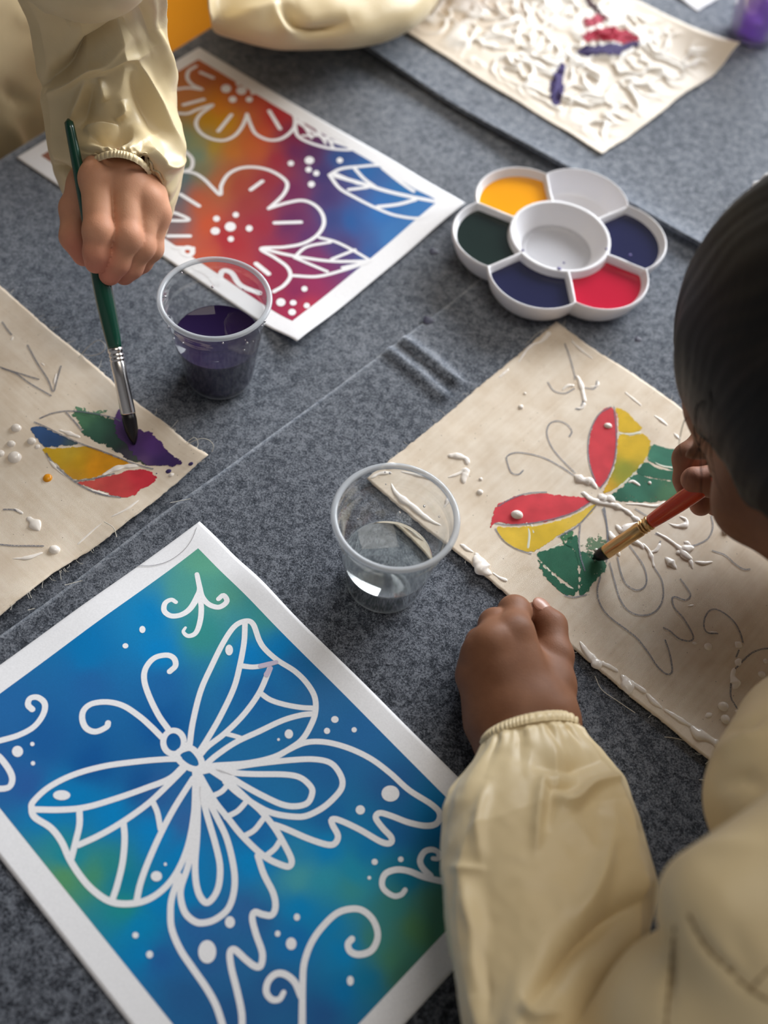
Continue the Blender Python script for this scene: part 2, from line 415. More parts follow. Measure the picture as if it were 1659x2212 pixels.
X = TO[0] + TA[0] * al2 + TC[0] * ca2; Y = TO[1] + TA[1] * al2 + TC[1] * ca2
Z = hB(X, Y) - 0.0006 * np.exp(-P_ / 0.0012)
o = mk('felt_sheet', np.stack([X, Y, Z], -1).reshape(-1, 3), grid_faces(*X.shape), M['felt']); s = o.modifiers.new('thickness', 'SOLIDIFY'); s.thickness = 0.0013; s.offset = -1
tag(o, 'grey felt cover with two pleats under the butterfly print and the clear water cup', 'felt sheet', 'felt covers')
# doubled felt by the white-glued canvas, its raised edge throwing a shadow
E0 = P(765, 105)[:2]; E1 = P(1560, 582)[:2]; ES = unit(E1 - E0); EP = np.array([-ES[1], ES[0]])
def hC(x, y):
    d = (np.asarray(x) - E0[0]) * EP[0] + (np.asarray(y) - E0[1]) * EP[1]
    s_ = (np.asarray(x) - E0[0]) * ES[0] + (np.asarray(y) - E0[1]) * ES[1]
    return 0.0030 + (0.0050 + 0.0025 * n2(s_, s_ * 0, 9)) * np.exp(-np.clip(d, 0, 9) / 0.022) + 0.0005 * n2(x, y, 16, 2, 8.0)
su = np.linspace(-0.35, 0.75, 260); pv = np.r_[np.linspace(0, 0.03, 14), np.linspace(0.034, 0.62, 110)]
S_, P_ = np.meshgrid(su, pv, indexing='ij')
X = E0[0] + ES[0] * S_ + EP[0] * P_ + EP[0] * 0.004 * n2(S_, P_ * 0, 7, 2, 2.0); Y = E0[1] + ES[1] * S_ + EP[1] * P_ + EP[1] * 0.004 * n2(S_, P_ * 0, 7, 2, 2.0)
ca = (X - TO[0]) * TC[0] + (Y - TO[1]) * TC[1]; al = (X - TO[0]) * TA[0] + (Y - TO[1]) * TA[1]
ca2 = np.clip(ca, 0.006, TW - 0.006); al2 = np.clip(al, T0 + 0.006, T1 - 0.006)
X = TO[0] + TA[0] * al2 + TC[0] * ca2; Y = TO[1] + TA[1] * al2 + TC[1] * ca2
o = mk('felt_sheet', np.stack([X, Y, hC(X, Y)], -1).reshape(-1, 3), grid_faces(*X.shape, flip=True), M['felt']); s = o.modifiers.new('thickness', 'SOLIDIFY'); s.thickness = 0.0026; s.offset = -1
tag(o, 'grey felt cover with a raised curling edge under the canvas crusted with white glue', 'felt sheet', 'felt covers')

# ------------------------------------------------------------------ drawing helpers
def ribbon(mb, pts, w, hf, off, cap=True, step=0.0008, closed=False):
    """flat stroke lying on a surface: pts world xy, w = width (scalar or list along the stroke)"""
    q = spline(np.asarray(pts)[:, :2], step=step, closed=closed)
    if len(q) < 2: return
    m = len(q); ws = np.interp(np.linspace(0, 1, m), np.linspace(0, 1, len(np.atleast_1d(w))), np.atleast_1d(w)) / 2
    t = np.gradient(q, axis=0); t /= np.linalg.norm(t, axis=1)[:, None] + 1e-12; nn = np.stack([-t[:, 1], t[:, 0]], 1)
    l = q + nn * ws[:, None]; r = q - nn * ws[:, None]
    xy = np.empty((2 * m, 2)); xy[0::2] = l; xy[1::2] = r
    f = [(2 * i + 1, 2 * i + 3, 2 * i + 2, 2 * i) for i in range(m - 1)]
    if cap and not closed:
        for e, sg in ((0, -1), (m - 1, 1)):
            a0 = math.atan2(nn[e, 1], nn[e, 0]); k0 = len(xy)
            ang = a0 - sg * np.linspace(0, math.pi, 9)
            arc = q[e] + ws[e] * np.stack([np.cos(ang), np.sin(ang)], 1)
            xy = np.vstack([xy, arc]); f.append(tuple(range(k0 + 8, k0 - 1, -1)) if sg > 0 else tuple(range(k0, k0 + 9)))
    z = np.asarray(hf(xy[:, 0], xy[:, 1])) + off
    mb.add(np.c_[xy, z], f)
def disc(mb, c, axes, hf, off, n=24):
    a = np.linspace(0, 2 * math.pi, n, endpoint=False)
    xy = np.asarray(c)[None] + np.cos(a)[:, None] * np.asarray(axes[0])[None] + np.sin(a)[:, None] * np.asarray(axes[1])[None]
    ar = np.cross(axes[0], axes[1])
    z = np.asarray(hf(xy[:, 0], xy[:, 1])) + off
    mb.add(np.c_[xy, z], [tuple(range(n)) if ar > 0 else tuple(reversed(range(n)))])
def crop(ox, oy, s=1 / 3.0):
    return lambda pts: [(ox + a * s, oy + b * s) for a, b in pts]
def idw(X, Y, pts, cols, pw=3.2):
    num = 0; den = 0
    for (a, b), c in zip(pts, cols):
        w = 1.0 / (((X - a) ** 2 + (Y - b) ** 2) + 350.0) ** (pw / 2)
        num = num + w[..., None] * np.asarray(c)[None]; den = den + w
    return num / den[..., None]
# ------------------------------------------------------------------ printed sheets
class Sheet:
    def __init__(s, A, t, L=0.297, Wd=0.210):
        s.A = np.array(A); s.d = np.array([math.cos(t), math.sin(t)]); s.n = np.array([math.sin(t), -math.cos(t)]); s.L = L; s.W = Wd
    def loc(s, x, y):
        dx = np.asarray(x) - s.A[0]; dy = np.asarray(y) - s.A[1]
        return dx * s.d[0] + dy * s.d[1], dx * s.n[0] + dy * s.n[1]
    def xy(s, a, b):
        return s.A[0] + s.d[0] * a + s.n[0] * b, s.A[1] + s.d[1] * a + s.n[1] * b
def g2(a, b, a0, b0, sa, sb): return np.exp(-((a - a0) / sa) ** 2 - ((b - b0) / sb) ** 2)

def build_print(sh, hf, margin, samples, strokes, dots, name, label, wmm):
    na, nb = 136, 96
    a, b = np.meshgrid(np.linspace(0, sh.L, na), np.linspace(0, sh.W, nb), indexing='ij')
    x, y = sh.xy(a, b); z = hf(x, y)
    root = mk(name, np.stack([x, y, z], -1).reshape(-1, 3), grid_faces(na, nb), M['paper'])
    tag(root, label, 'art print')
    s = root.modifiers.new('thickness', 'SOLIDIFY'); s.thickness = 0.00022; s.offset = -1
    na, nb = 230, 160
    a, b = np.meshgrid(np.linspace(margin[0], sh.L - margin[1], na), np.linspace(margin[2], sh.W - margin[3], nb), indexing='ij')
    x, y = sh.xy(a, b); z = hf(x, y) + 0.00006
    q = np.stack([x, y, z], -1).reshape(-1, 3); uv = toxy(q)
    wob = 9 * np.stack([fbm(np.c_[uv / 60.0, np.zeros(len(uv))], 3), fbm(np.c_[uv / 60.0, np.ones(len(uv)) * 9], 3)], 1)
    pts = [s_[0] for s_ in samples]; cols = [np.array(lin(*s_[1])[:3]) for s_ in samples]
    c = idw(uv[:, 0] + wob[:, 0], uv[:, 1] + wob[:, 1], pts, cols)
    f = mk('printed_field', q, grid_faces(na, nb), M['ink'], root, cols=c)
    mb = MB(); off = 0.00012
    for st in strokes:
        pts, w, closed = st
        q = np.array([on(px_, py_, hf)[:2] for px_, py_ in pts])
        ribbon(mb, q, np.atleast_1d(w) * wmm, hf, off, closed=closed); off += 0.0000012
    for (px_, py_, rx, ry) in dots:
        c0 = on(px_, py_, hf)[:2]; ax = on(px_ + rx, py_, hf)[:2] - c0; ay = on(px_, py_ - ry, hf)[:2] - c0
        disc(mb, c0, (ax, ay), hf, off); off += 0.0000012
    mb.build('printed_lines', M['paper'], root, smooth=False)
    return root

# blue butterfly
S1 = Sheet((-0.115477, 0.351289), -0.655063)
def h1(x, y):
    a, b = S1.loc(x, y)
    z = 0.0005 + 0.0042 * g2(a, b, 0.060, -0.004, 0.022, 0.020) + 0.0018 * g2(a, b, 0.016, 0.0, 0.02, 0.02) - 0.0005 * g2(a, b, 0.035, 0.0, 0.012, 0.015)
    return z + 0.0010 * g2(a, b, 0.15, 0.0, 0.03, 0.02) + 0.0012 * g2(a, b, 0.01, 0.09, 0.03, 0.03) + 0.0004 * (1 + n2(x, y, 14, 1, 5.0))
cA = crop(0, 1200); cB = crop(450, 1200); cC = crop(0, 1662); cD = crop(450, 1662)
st = []
def add(c, pts, w=1.0, closed=False): st.append((c(pts), w, closed))
add(cA, [(1276, 122), (1288, 180), (1290, 240), (1240, 335), (1180, 382), (1110, 392), (1065, 360), (1070, 310), (1110, 287), (1140, 303)], (.85, .9, 1.2, 1.1, 1, 1, .95, .75))
add(cA, [(1278, 130), (1295, 210), (1312, 270), (1355, 318), (1420, 335), (1470, 298), (1448, 258), (1416, 282)], (.9, 1, 1, 1, 1, .9))
add(cA, [(1288, 250), (1304, 330), (1298, 420), (1270, 500), (1220, 522), (1188, 495), (1202, 468)], (.9, 1, 1, .9, .5))
add(cA, [(1100, 752), (1137, 715), (1128, 668), (1080, 646), (1000, 665), (945, 730), (935, 810), (970, 920), (1030, 1040), (1090, 1125)])
add(cA, [(700, 1086), (690, 1112), (620, 1142), (560, 1120), (533, 1060), (545, 1000), (600, 960), (700, 950), (800, 975), (900, 1040), (980, 1110), (1048, 1178)])
add(cA, [(1125 + 67 * math.cos(k), 1210 + 76 * math.sin(k)) for k in np.linspace(0, 2 * math.pi, 17)[:-1]], 1.0, True)
add(cA, [(1185, 1258), (1240, 1250), (1290, 1300), (1308, 1355), (1275, 1385), (1215, 1370), (1160, 1325), (1150, 1285)], 1.05, True)
add(cA, [(210, 998), (182, 968), (195, 927), (245, 920), (290, 960), (280, 1030), (220, 1110), (120, 1165), (0, 1200), (-60, 1212)])
add(cA, [(-60, 1270), (0, 1310), (60, 1390), (80, 1450), (60, 1500), (0, 1512), (-60, 1500)])
add(cA, [(1228, 1235), (1250, 1080), (1300, 880), (1370, 720), (1450, 560), (1520, 460), (1590, 425), (1640, 445), (1680, 550), (1720, 610), (1800, 680), (1910, 750), (1990, 830), (2040, 920), (2043, 1020), (2010, 1110), (1960, 1190), (1890, 1245), (1770, 1310), (1600, 1352), (1400, 1372), (1320, 1385)], (1, 1, 1, 1, 1, 1, 1, 1, 1, 1.3, 1.7))
add(cB, [(238, 430), (232, 560), (205, 710), (165, 860), (80, 1040), (0, 1180), (-60, 1275)])
add(cB, [(398, 735), (330, 890), (230, 1030), (110, 1150), (0, 1235), (-50, 1290)])
add(cB, [(225, 717), (290, 723), (370, 712), (450, 690)], (1, .9, .8))
add(cB, [(335, 890), (400, 935), (490, 965), (600, 985), (690, 990)], .95)
add(cB, [(690, 1025), (600, 1035), (480, 1070), (330, 1140), (180, 1210), (60, 1290), (-20, 1358)])
add(cB, [(110, 1155), (170, 1170), (215, 1185)], .8)
add(cB, [(480, 1280), (600, 1222), (690, 1206), (800, 1217), (930, 1257), (1060, 1322), (1180, 1412), (1300, 1520), (1450, 1616), (1500, 1676), (1480, 1736), (1410, 1752), (1300, 1731), (1180, 1686), (1110, 1669), (1085, 1701), (1130, 1766), (1185, 1826), (1180, 1863), (1120, 1856), (980, 1776), (850, 1716), (800, 1711), (805, 1746), (840, 1816), (820, 1866), (770, 1874), (650, 1836), (500, 1771), (430, 1746)])
add(cB, [(130, 1380), (300, 1352), (550, 1325), (700, 1322), (800, 1350), (860, 1430), (866, 1500), (820, 1566), (740, 1636), (640, 1686), (560, 1693), (440, 1676), (340, 1636), (200, 1546), (110, 1466)])
add(cB, [(60, 1392), (180, 1410), (300, 1417), (500, 1420), (600, 1442), (665, 1500), (672, 1548), (640, 1606), (560, 1626), (470, 1611), (350, 1556), (240, 1496), (130, 1430), (60, 1400)])
add(cC, [(1290, 30), (1340, 120), (1400, 220), (1480, 320), (1560, 420), (1660, 520), (1730, 575), (1800, 610), (1870, 630), (1890, 590), (1850, 500), (1780, 380), (1690, 270), (1600, 190), (1490, 90), (1340, -12)])
add(cC, [(1372, 175), (1435, 145), (1480, 95)], .9)
add(cD, [(115, 310), (190, 270), (250, 205)], .9); add(cD, [(235, 432), (300, 392), (357, 320)], .9); add(cD, [(372, 562), (430, 515), (462, 468)], .9)
add(cA, [(1160, 1318), (1050, 1322), (900, 1335), (680, 1365), (480, 1420), (320, 1500), (220, 1590), (205, 1635), (225, 1696), (330, 1766), (400, 1856), (450, 1966), (520, 2076), (600, 2166), (700, 2236), (800, 2258), (920, 2244), (1020, 2194), (1110, 2106), (1180, 1986), (1230, 1836), (1260, 1646), (1270, 1446), (1270, 1390)], (1, 1, 1, 1, 1, 1, 1, 1, 1, 1, 1, 1.3))
add(cC, [(212, 260), (400, 262), (560, 245), (750, 190), (950, 120), (1100, 60), (1190, -20)], (1, 1, 1, 1.1))
add(cC, [(515, 258), (515, 360), (490, 470), (462, 580)]); add(cC, [(510, 490), (640, 430), (780, 350), (950, 230), (1080, 110), (1190, 0)])
add(cC, [(800, 340), (808, 450), (795, 600), (760, 750), (725, 855)]); add(cC, [(990, 210), (1020, 280), (1040, 385)], .9)
add(cC, [(885, 855), (910, 740), (960, 600), (1040, 420), (1130, 250), (1250, 60)])
add(cC, [(1262, 420), (1220, 620), (1175, 760), (1172, 840), (1200, 930), (1260, 985), (1320, 995), (1400, 970), (1480, 900), (1518, 780), (1515, 640), (1470, 450), (1400, 300), (1330, 160), (1285, 40)])
add(cC, [(1285, 120), (1278, 420), (1265, 600), (1270, 730), (1295, 820), (1340, 865), (1390, 820), (1420, 740), (1425, 620), (1395, 480), (1340, 290), (1300, 130)])
add(cC, [(1160, 690), (1115, 830), (1105, 930), (1115, 1040), (1170, 1170), (1250, 1290), (1340, 1420), (1400, 1530), (1440, 1650), (1470, 1760), (1520, 1790), (1560, 1760), (1568, 1600), (1540, 1450), (1500, 1290), (1490, 1190), (1520, 1168), (1590, 1230), (1650, 1275), (1690, 1272), (1700, 1190), (1660, 1070), (1635, 970), (1650, 925), (1700, 940), (1760, 945), (1785, 890), (1770, 800), (1710, 680), (1670, 560)])
add(cD, [(930, 1100), (905, 1132), (920, 1180), (980, 1200), (1060, 1170), (1098, 1080), (1070, 980), (1000, 915), (920, 905), (830, 935), (740, 1020), (670, 1120), (625, 1240), (612, 1360), (608, 1650), (606, 1760)], (1, 1, 1, 1, 1, 1, 1.1))
add(cD, [(488, 1447), (460, 1490), (410, 1490), (375, 1440), (390, 1370), (440, 1325), (500, 1330), (560, 1380), (600, 1470)], (.8, 1, 1, 1))
add(cD, [(1275, 782), (1250, 812), (1200, 820), (1140, 780), (1125, 730), (1150, 675), (1220, 650), (1300, 660), (1390, 695), (1500, 722), (1600, 735), (1750, 760)], (.8, 1, 1, 1.2))
add(cD, [(1455, 578), (1488, 578), (1490, 540), (1450, 520), (1400, 535), (1372, 590), (1390, 640), (1440, 690)], (.7, .9, 1, 1))
dt = []
def dots(c, L):
    for e in L:
        x, y = c([(e[0], e[1])])[0]; rx = e[2] / 3; ry = (e[3] if len(e) > 3 else e[2]) / 3; dt.append((x, y, rx, ry))
dots(cA, [(923, 480, 20, 23), (813, 586, 19, 17), (114, 1270, 36, 36), (210, 1222, 14), (214, 1347, 14)])
dots(cB, [(135, 613, 25, 35), (522, 1157, 27, 30), (455, 1193, 9), (820, 1063, 24, 22), (769, 1137, 20), (945, 1130, 17)])
dots(cD, [(1180, 157, 58, 52), (985, 263, 30), (1078, 600, 20), (1247, 583, 18), (1043, 703, 12), (574, 958, 20, 23), (449, 1065, 18, 20), (537, 1130, 34, 40), (920, 1370, 22, 31), (140, 990, 32, 38)])
dots(cC, [(400, 168, 56, 32), (1014, 693, 36, 33), (1072, 615, 10, 11), (878, 1075, 20), (970, 1200, 22, 24), (1343, 1182, 58, 75)])
BL0 = [((440, 1215), (104, 158, 142)), ((480, 1290), (92, 148, 140)), ((410, 1290), (86, 146, 145)), ((560, 1330), (70, 140, 150)), ((330, 1330), (6, 120, 188)), ((200, 1400), (12, 112, 182)), ((340, 1400), (2, 122, 195)), ((440, 1370), (60, 135, 140)),
      ((600, 1400), (8, 118, 190)), ((540, 1420), (4, 120, 196)), ((200, 1480), (40, 96, 165)), ((350, 1480), (36, 98, 168)), ((350, 1560), (22, 84, 158)), ((550, 1500), (34, 98, 168)), ((700, 1500), (56, 106, 168)), ((640, 1440), (40, 104, 172)), ((100, 1600), (34, 88, 158)), ((10, 1540), (44, 98, 166)),
      ((300, 1700), (26, 82, 152)), ((200, 1640), (24, 82, 154)), ((700, 1650), (42, 96, 160)), ((780, 1580), (48, 100, 164)), ((850, 1700), (46, 92, 156)), ((930, 1760), (20, 104, 166)), ((860, 1790), (36, 96, 160)), ((60, 1700), (50, 88, 160)), ((100, 1745), (0, 122, 190)), ((170, 1730), (10, 118, 188)), ((240, 1760), (0, 124, 196)), ((330, 1720), (54, 92, 160)),
      ((330, 1800), (0, 126, 200)), ((150, 1850), (30, 132, 160)), ((140, 1895), (96, 144, 104)), ((200, 1890), (78, 140, 116)), ((240, 1870), (50, 132, 140)), ((270, 1900), (20, 122, 160)), ((400, 1850), (0, 124, 196)), ((400, 1920), (2, 122, 192)), ((390, 1780), (60, 100, 168)), ((550, 1850), (0, 130, 204)), ((480, 1750), (36, 92, 160)), ((560, 1800), (36, 104, 176)), ((700, 1840), (0, 128, 198)), ((700, 1760), (36, 100, 166)), ((800, 1820), (20, 118, 182)),
      ((650, 1895), (80, 152, 172)), ((700, 1900), (56, 146, 178)), ((750, 1920), (66, 142, 156)), ((760, 1880), (40, 140, 180)), ((850, 1960), (66, 126, 128)), ((900, 2010), (92, 128, 92)), ((940, 1960), (84, 122, 108)), ((880, 1900), (20, 112, 150)), ((650, 1960), (4, 128, 196)), ((700, 2000), (18, 124, 188)), ((750, 2060), (0, 124, 192)), ((640, 2030), (30, 108, 180)), ((740, 2140), (14, 108, 172)), ((850, 2070), (82, 128, 108)), ((810, 2040), (70, 128, 128)), ((800, 2110), (20, 112, 160)), ((870, 2100), (70, 110, 100)),
      ((300, 2000), (6, 128, 190)), ((270, 1960), (40, 136, 142)), ((340, 1950), (4, 124, 192)), ((310, 2060), (4, 122, 188)), ((350, 2070), (44, 92, 162)), ((420, 2000), (50, 98, 166)), ((450, 2060), (52, 94, 158)), ((600, 2130), (48, 88, 150)), ((400, 2150), (46, 90, 150)), ((560, 1985), (48, 96, 160)), ((530, 1970), (56, 100, 166)), ((700, 2190), (44, 84, 146)), ((500, 2200), (46, 86, 146)), ((-60, 1560), (40, 92, 160)), ((-40, 1660), (52, 88, 160)), ((600, 2400), (44, 84, 146)), ((1050, 1900), (30, 100, 150)), ((1000, 2000), (86, 124, 96))]
BL = [(p_, (max(0, c_[0] - 8), min(255, c_[1] * 1.05), c_[2])) for p_, c_ in BL0]
butterfly = build_print(S1, h1, (0.0150, 0.0160, 0.0135, 0.0150), BL, st, dt, 'art_print',
    'white-bordered paper print of a butterfly in white lines on blue, by the empty sleeve fist', 0.00335)
q = np.array([on(x, y, h1) + np.array([0, 0, .0004]) for x, y in [(425, 1140), (415, 1165), (396, 1190), (365, 1212), (330, 1222), (298, 1222)]]); v, f = tube_geo(spline(q, step=.002), .00012, 5); mk('stray_fibre', v, f, simple('dark_fibre', lin(120, 116, 120), .8), butterfly)
butterfly['label'] = 'white-bordered paper print of a white line butterfly on a blue ground'
# lavender smear where paint touched the print
mb = MB()
for pl, w in (([(338, 716), (385, 706), (440, 692)], (.0028, .0031, .0026)), ([(402, 732), (378, 772)], (.0030, .0034))):
    ribbon(mb, [on(*q, h1)[:2] for q in cB(pl)], w, h1, 0.00024)
mb.build('paint_smear', simple('lavender_smear', lin(196, 186, 208), 0.3), butterfly, smooth=False)

# rainbow flowers
S2 = Sheet((-0.231002, 0.843535), -0.532231)
def h2(x, y):
    a, b = S2.loc(x, y)
    z = ZB + 0.0005 + 0.0065 * np.exp(-((0.297 - a) / 0.022) ** 2 - ((0.21 - b) / 0.040) ** 2) + 0.0030 * g2(a, b, 0.297, 0.03, 0.03, 0.04) + 0.0015 * g2(a, b, 0.22, 0.0, 0.05, 0.03)
    return z + 0.0022 * g2(a, b, 0.300, 0.13, 0.02, 0.05) + 0.0004 * (1 + n2(x, y, 14, 1, 2.0))
cE = crop(320, 80); cF = crop(560, 250); st = []; dt = []
add(cE, [(150, 490), (250, 497), (320, 470), (420, 440), (340, 500), (310, 560), (340, 620), (410, 660), (490, 670), (560, 640), (610, 580), (640, 508)]); add(cE, [(640, 500), (665, 570), (700, 630), (780, 667), (860, 660), (930, 610), (955, 550), (930, 490), (850, 430)])
add(cE, [(160, 342), (260, 330), (350, 340), (290, 312), (255, 270), (262, 222), (310, 190)])
for a, b in (((340, 230), (420, 265)), ((230, 440), (360, 405)), ((540, 505), (455, 610)), ((785, 480), (855, 595)), ((740, 935), (665, 990)), ((820, 1205), (990, 1200)), ((210, 1020), (330, 1095)), ((130, 1290), (270, 1290))): add(cE, [a, b], 1.1)
dots(cE, [(505, 335, 32, 26), (605, 347, 33, 27), (585, 300, 18), (548, 405, 25, 20), (680, 357, 18), (655, 405, 22, 18)])
add(cE, [(950, 540), (1060, 560), (1200, 635), (1330, 722), (1200, 725), (1060, 690), (970, 640), (950, 560)]); add(cE, [(965, 550), (1130, 650), (1310, 715)]); add(cE, [(1000, 560), (1060, 655)], .8); add(cE, [(1090, 590), (1150, 690)], .8); add(cE, [(1120, 650), (1230, 650)], .8); add(cE, [(1180, 680), (1200, 720)], .8); add(cE, [(1000, 640), (1090, 640)], .8)
add(cE, [(240, 740), (285, 790), (280, 850), (230, 872)]); add(cE, [(180, 868), (290, 880), (360, 920), (420, 980), (468, 1022), (475, 960), (520, 890), (600, 850), (700, 845), (800, 870), (880, 920), (902, 965), (870, 1030), (782, 1112)])
add(cE, [(782, 1110), (900, 1075), (1000, 1060), (1080, 1090), (1130, 1150), (1137, 1220), (1090, 1290), (1000, 1340), (880, 1362), (732, 1372), (820, 1430), (900, 1490), (922, 1550), (880, 1610), (815, 1650)])
add(cE, [(100, 1120), (200, 1150), (262, 1187), (120, 1190)]); add(cE, [(255 + 34 * math.cos(k), 1390 + 26 * math.sin(k)) for k in np.linspace(0, 6.283, 9)[:-1]], 1.3, True); add(cE, [(170, 1365), (290, 1370)], 1.2)
add(cE, [(310, 1500), (380, 1530), (450, 1600), (480, 1520), (540, 1530), (600, 1610), (720, 1660)], 1.4); add(cE, [(700, 1470), (780, 1535)], 1.3)
dots(cE, [(533, 1230, 36, 30), (435, 1258, 30, 24), (443, 1178, 22, 19), (568, 1153, 20, 18), (655, 1241, 22, 20), (536, 1310, 20, 18), (1045, 800, 30, 24), (925, 820, 20, 17), (1040, 860, 20, 18), (1090, 884, 20, 18), (1058, 955, 22, 20), (1242, 800, 20, 18)])
add(cF, [(455, 385), (530, 345), (650, 330), (790, 325), (870, 380), (1000, 460), (1165, 557), (1060, 658), (900, 650), (760, 600), (620, 530), (520, 470), (455, 385)]); add(cF, [(490, 390), (680, 445), (830, 490), (980, 525), (1160, 560)], 1.3); add(cF, [(620, 345), (680, 410), (750, 460)]); add(cF, [(580, 480), (700, 465)]); add(cF, [(800, 340), (900, 420), (1000, 490)], 1.1); add(cF, [(770, 590), (900, 575), (1010, 545)], 1.2); add(cF, [(500, 380), (640, 440)])
add(cF, [(20, 862), (200, 905), (430, 940), (600, 945), (720, 940)]); add(cF, [(390, 790), (500, 820), (620, 880), (722, 940)], .9); add(cF, [(235, 910), (310, 850), (460, 820)], .9); add(cF, [(470, 930), (620, 870)], .9); add(cF, [(220, 1037), (380, 1042), (550, 1000), (695, 953)]); add(cF, [(230, 920), (440, 1010)], .9); add(cF, [(540, 985), (690, 950)], .9)
dots(cF, [(293, 1123, 20, 18), (220, 1213, 22, 18), (308, 1232, 20, 18), (213, 1274, 25, 21), (140, 1210, 30, 26)])
FL = [((440, 150), (186, 104, 66)), ((470, 230), (204, 122, 40)), ((400, 200), (190, 120, 70)), ((480, 265), (196, 142, 10)), ((440, 255), (190, 140, 20)), ((510, 200), (186, 96, 62)), ((560, 200), (190, 80, 60)), ((420, 300), (140, 146, 100)), ((430, 330), (104, 136, 122)), ((405, 300), (110, 136, 120)), ((460, 320), (176, 142, 40)), ((500, 330), (190, 112, 48)), ((570, 290), (190, 82, 52)), ((600, 250), (168, 44, 50)), ((640, 290), (118, 36, 66)), ((680, 330), (80, 46, 88)), ((640, 330), (96, 40, 84)),
      ((740, 340), (46, 78, 134)), ((790, 365), (40, 98, 160)), ((600, 350), (150, 44, 62)), ((560, 330), (186, 92, 54)), ((540, 310), (190, 100, 50)), ((480, 400), (172, 96, 58)), ((520, 400), (160, 70, 56)), ((380, 420), (88, 104, 116)), ((400, 380), (86, 112, 118)), ((370, 480), (110, 98, 104)), ((360, 500), (128, 104, 104)), ((440, 370), (120, 120, 90)), ((450, 480), (192, 84, 54)), ((440, 440), (180, 90, 60)), ((500, 520), (164, 46, 56)), ((560, 480), (152, 46, 62)), ((540, 440), (150, 60, 60)), ((620, 480), (92, 40, 88)), ((660, 520), (88, 46, 100)), ((700, 430), (64, 52, 104)),
      ((760, 480), (36, 88, 152)), ((830, 460), (44, 108, 176)), ((880, 420), (46, 110, 170)), ((900, 470), (60, 118, 180)), ((850, 510), (62, 118, 180)), ((800, 550), (54, 94, 156)), ((740, 530), (70, 62, 114)), ((720, 480), (50, 66, 122)), ((600, 590), (144, 42, 72)), ((600, 540), (140, 42, 74)), ((640, 620), (128, 40, 84)), ((680, 600), (148, 46, 88)), ((700, 570), (120, 46, 96)), ((660, 660), (176, 52, 76)), ((620, 680), (160, 46, 80)), ((450, 560), (192, 88, 62)), ((400, 540), (190, 90, 64)), ((520, 580), (170, 60, 66)), ((560, 640), (160, 44, 70)), ((700, 380), (58, 52, 104)), ((630, 420), (108, 40, 84)), ((580, 400), (146, 50, 62))]
flower = build_print(S2, h2, (0.012, 0.0175, 0.0135, 0.0150), FL, st, dt, 'art_print', 'white-bordered paper print of white line flowers on rainbow colours, by the paint palette', 0.0031)
# ------------------------------------------------------------------ painted canvas pieces
class Cloth:
    """rectangle of cloth: O corner, e1 / e2 unit directions, l1 / l2 lengths"""
    def __init__(s, O, e1, l1, l2, hf, flip=False):
        s.O = np.array(O, float); s.e1 = unit(e1); s.e2 = np.array([s.e1[1], -s.e1[0]]) * (-1 if flip else 1); s.l1 = l1; s.l2 = l2; s.hf = hf
    def loc(s, x, y):
        dx = np.asarray(x) - s.O[0]; dy = np.asarray(y) - s.O[1]
        return dx * s.e1[0] + dy * s.e1[1], dx * s.e2[0] + dy * s.e2[1]
    def xy(s, a, b): return s.O[0] + s.e1[0] * a + s.e2[0] * b, s.O[1] + s.e1[1] * a + s.e2[1] * b
def edge_dist(c, x, y):
    a, b = c.loc(x, y); return a, c.l1 - a, b, c.l2 - b
def mesh_cloth(c, name, label, step, mat, wav=0.0016, cols=None, seed=0.0, thick=0.0006):
    na = int(c.l1 / step) + 1; nb = int(c.l2 / step) + 1
    a, b = np.meshgrid(np.linspace(0, c.l1, na), np.linspace(0, c.l2, nb), indexing='ij')
    # uneven hand-cut outline
    fa = a / c.l1; fb = b / c.l2
    a2 = a + wav * ((1 - fa) ** 3 * n2(b, b * 0, 24, 3, seed) + fa ** 3 * n2(b, b * 0, 24, 3, seed + 3)) + 0.0004 * ((fa < 1e-6) + (fa > 1 - 1e-6)) * n2(b, b * 0, 900, 1, seed)
    b2 = b + wav * ((1 - fb) ** 3 * n2(a, a * 0, 24, 3, seed + 5) + fb ** 3 * n2(a, a * 0, 24, 3, seed + 8)) + 0.0004 * ((fb < 1e-6) + (fb > 1 - 1e-6)) * n2(a, a * 0, 900, 1, seed)
    x, y = c.xy(a2, b2); q = np.stack([x, y, c.hf(x, y)], -1).reshape(-1, 3)
    loc = np.stack([a2, b2, a2 * 0], -1).reshape(-1, 3)
    up = np.cross(np.r_[c.e2, 0], np.r_[c.e1, 0])[2] > 0
    o = mk(name, q, grid_faces(na, nb, flip=not up), mat, loc=loc, cols=None if cols is None else cols(q))
    s = o.modifiers.new('thickness', 'SOLIDIFY'); s.thickness = thick; s.offset = -1
    tag(o, label, 'painted canvas'); c.obj = o; c.up = up; return o
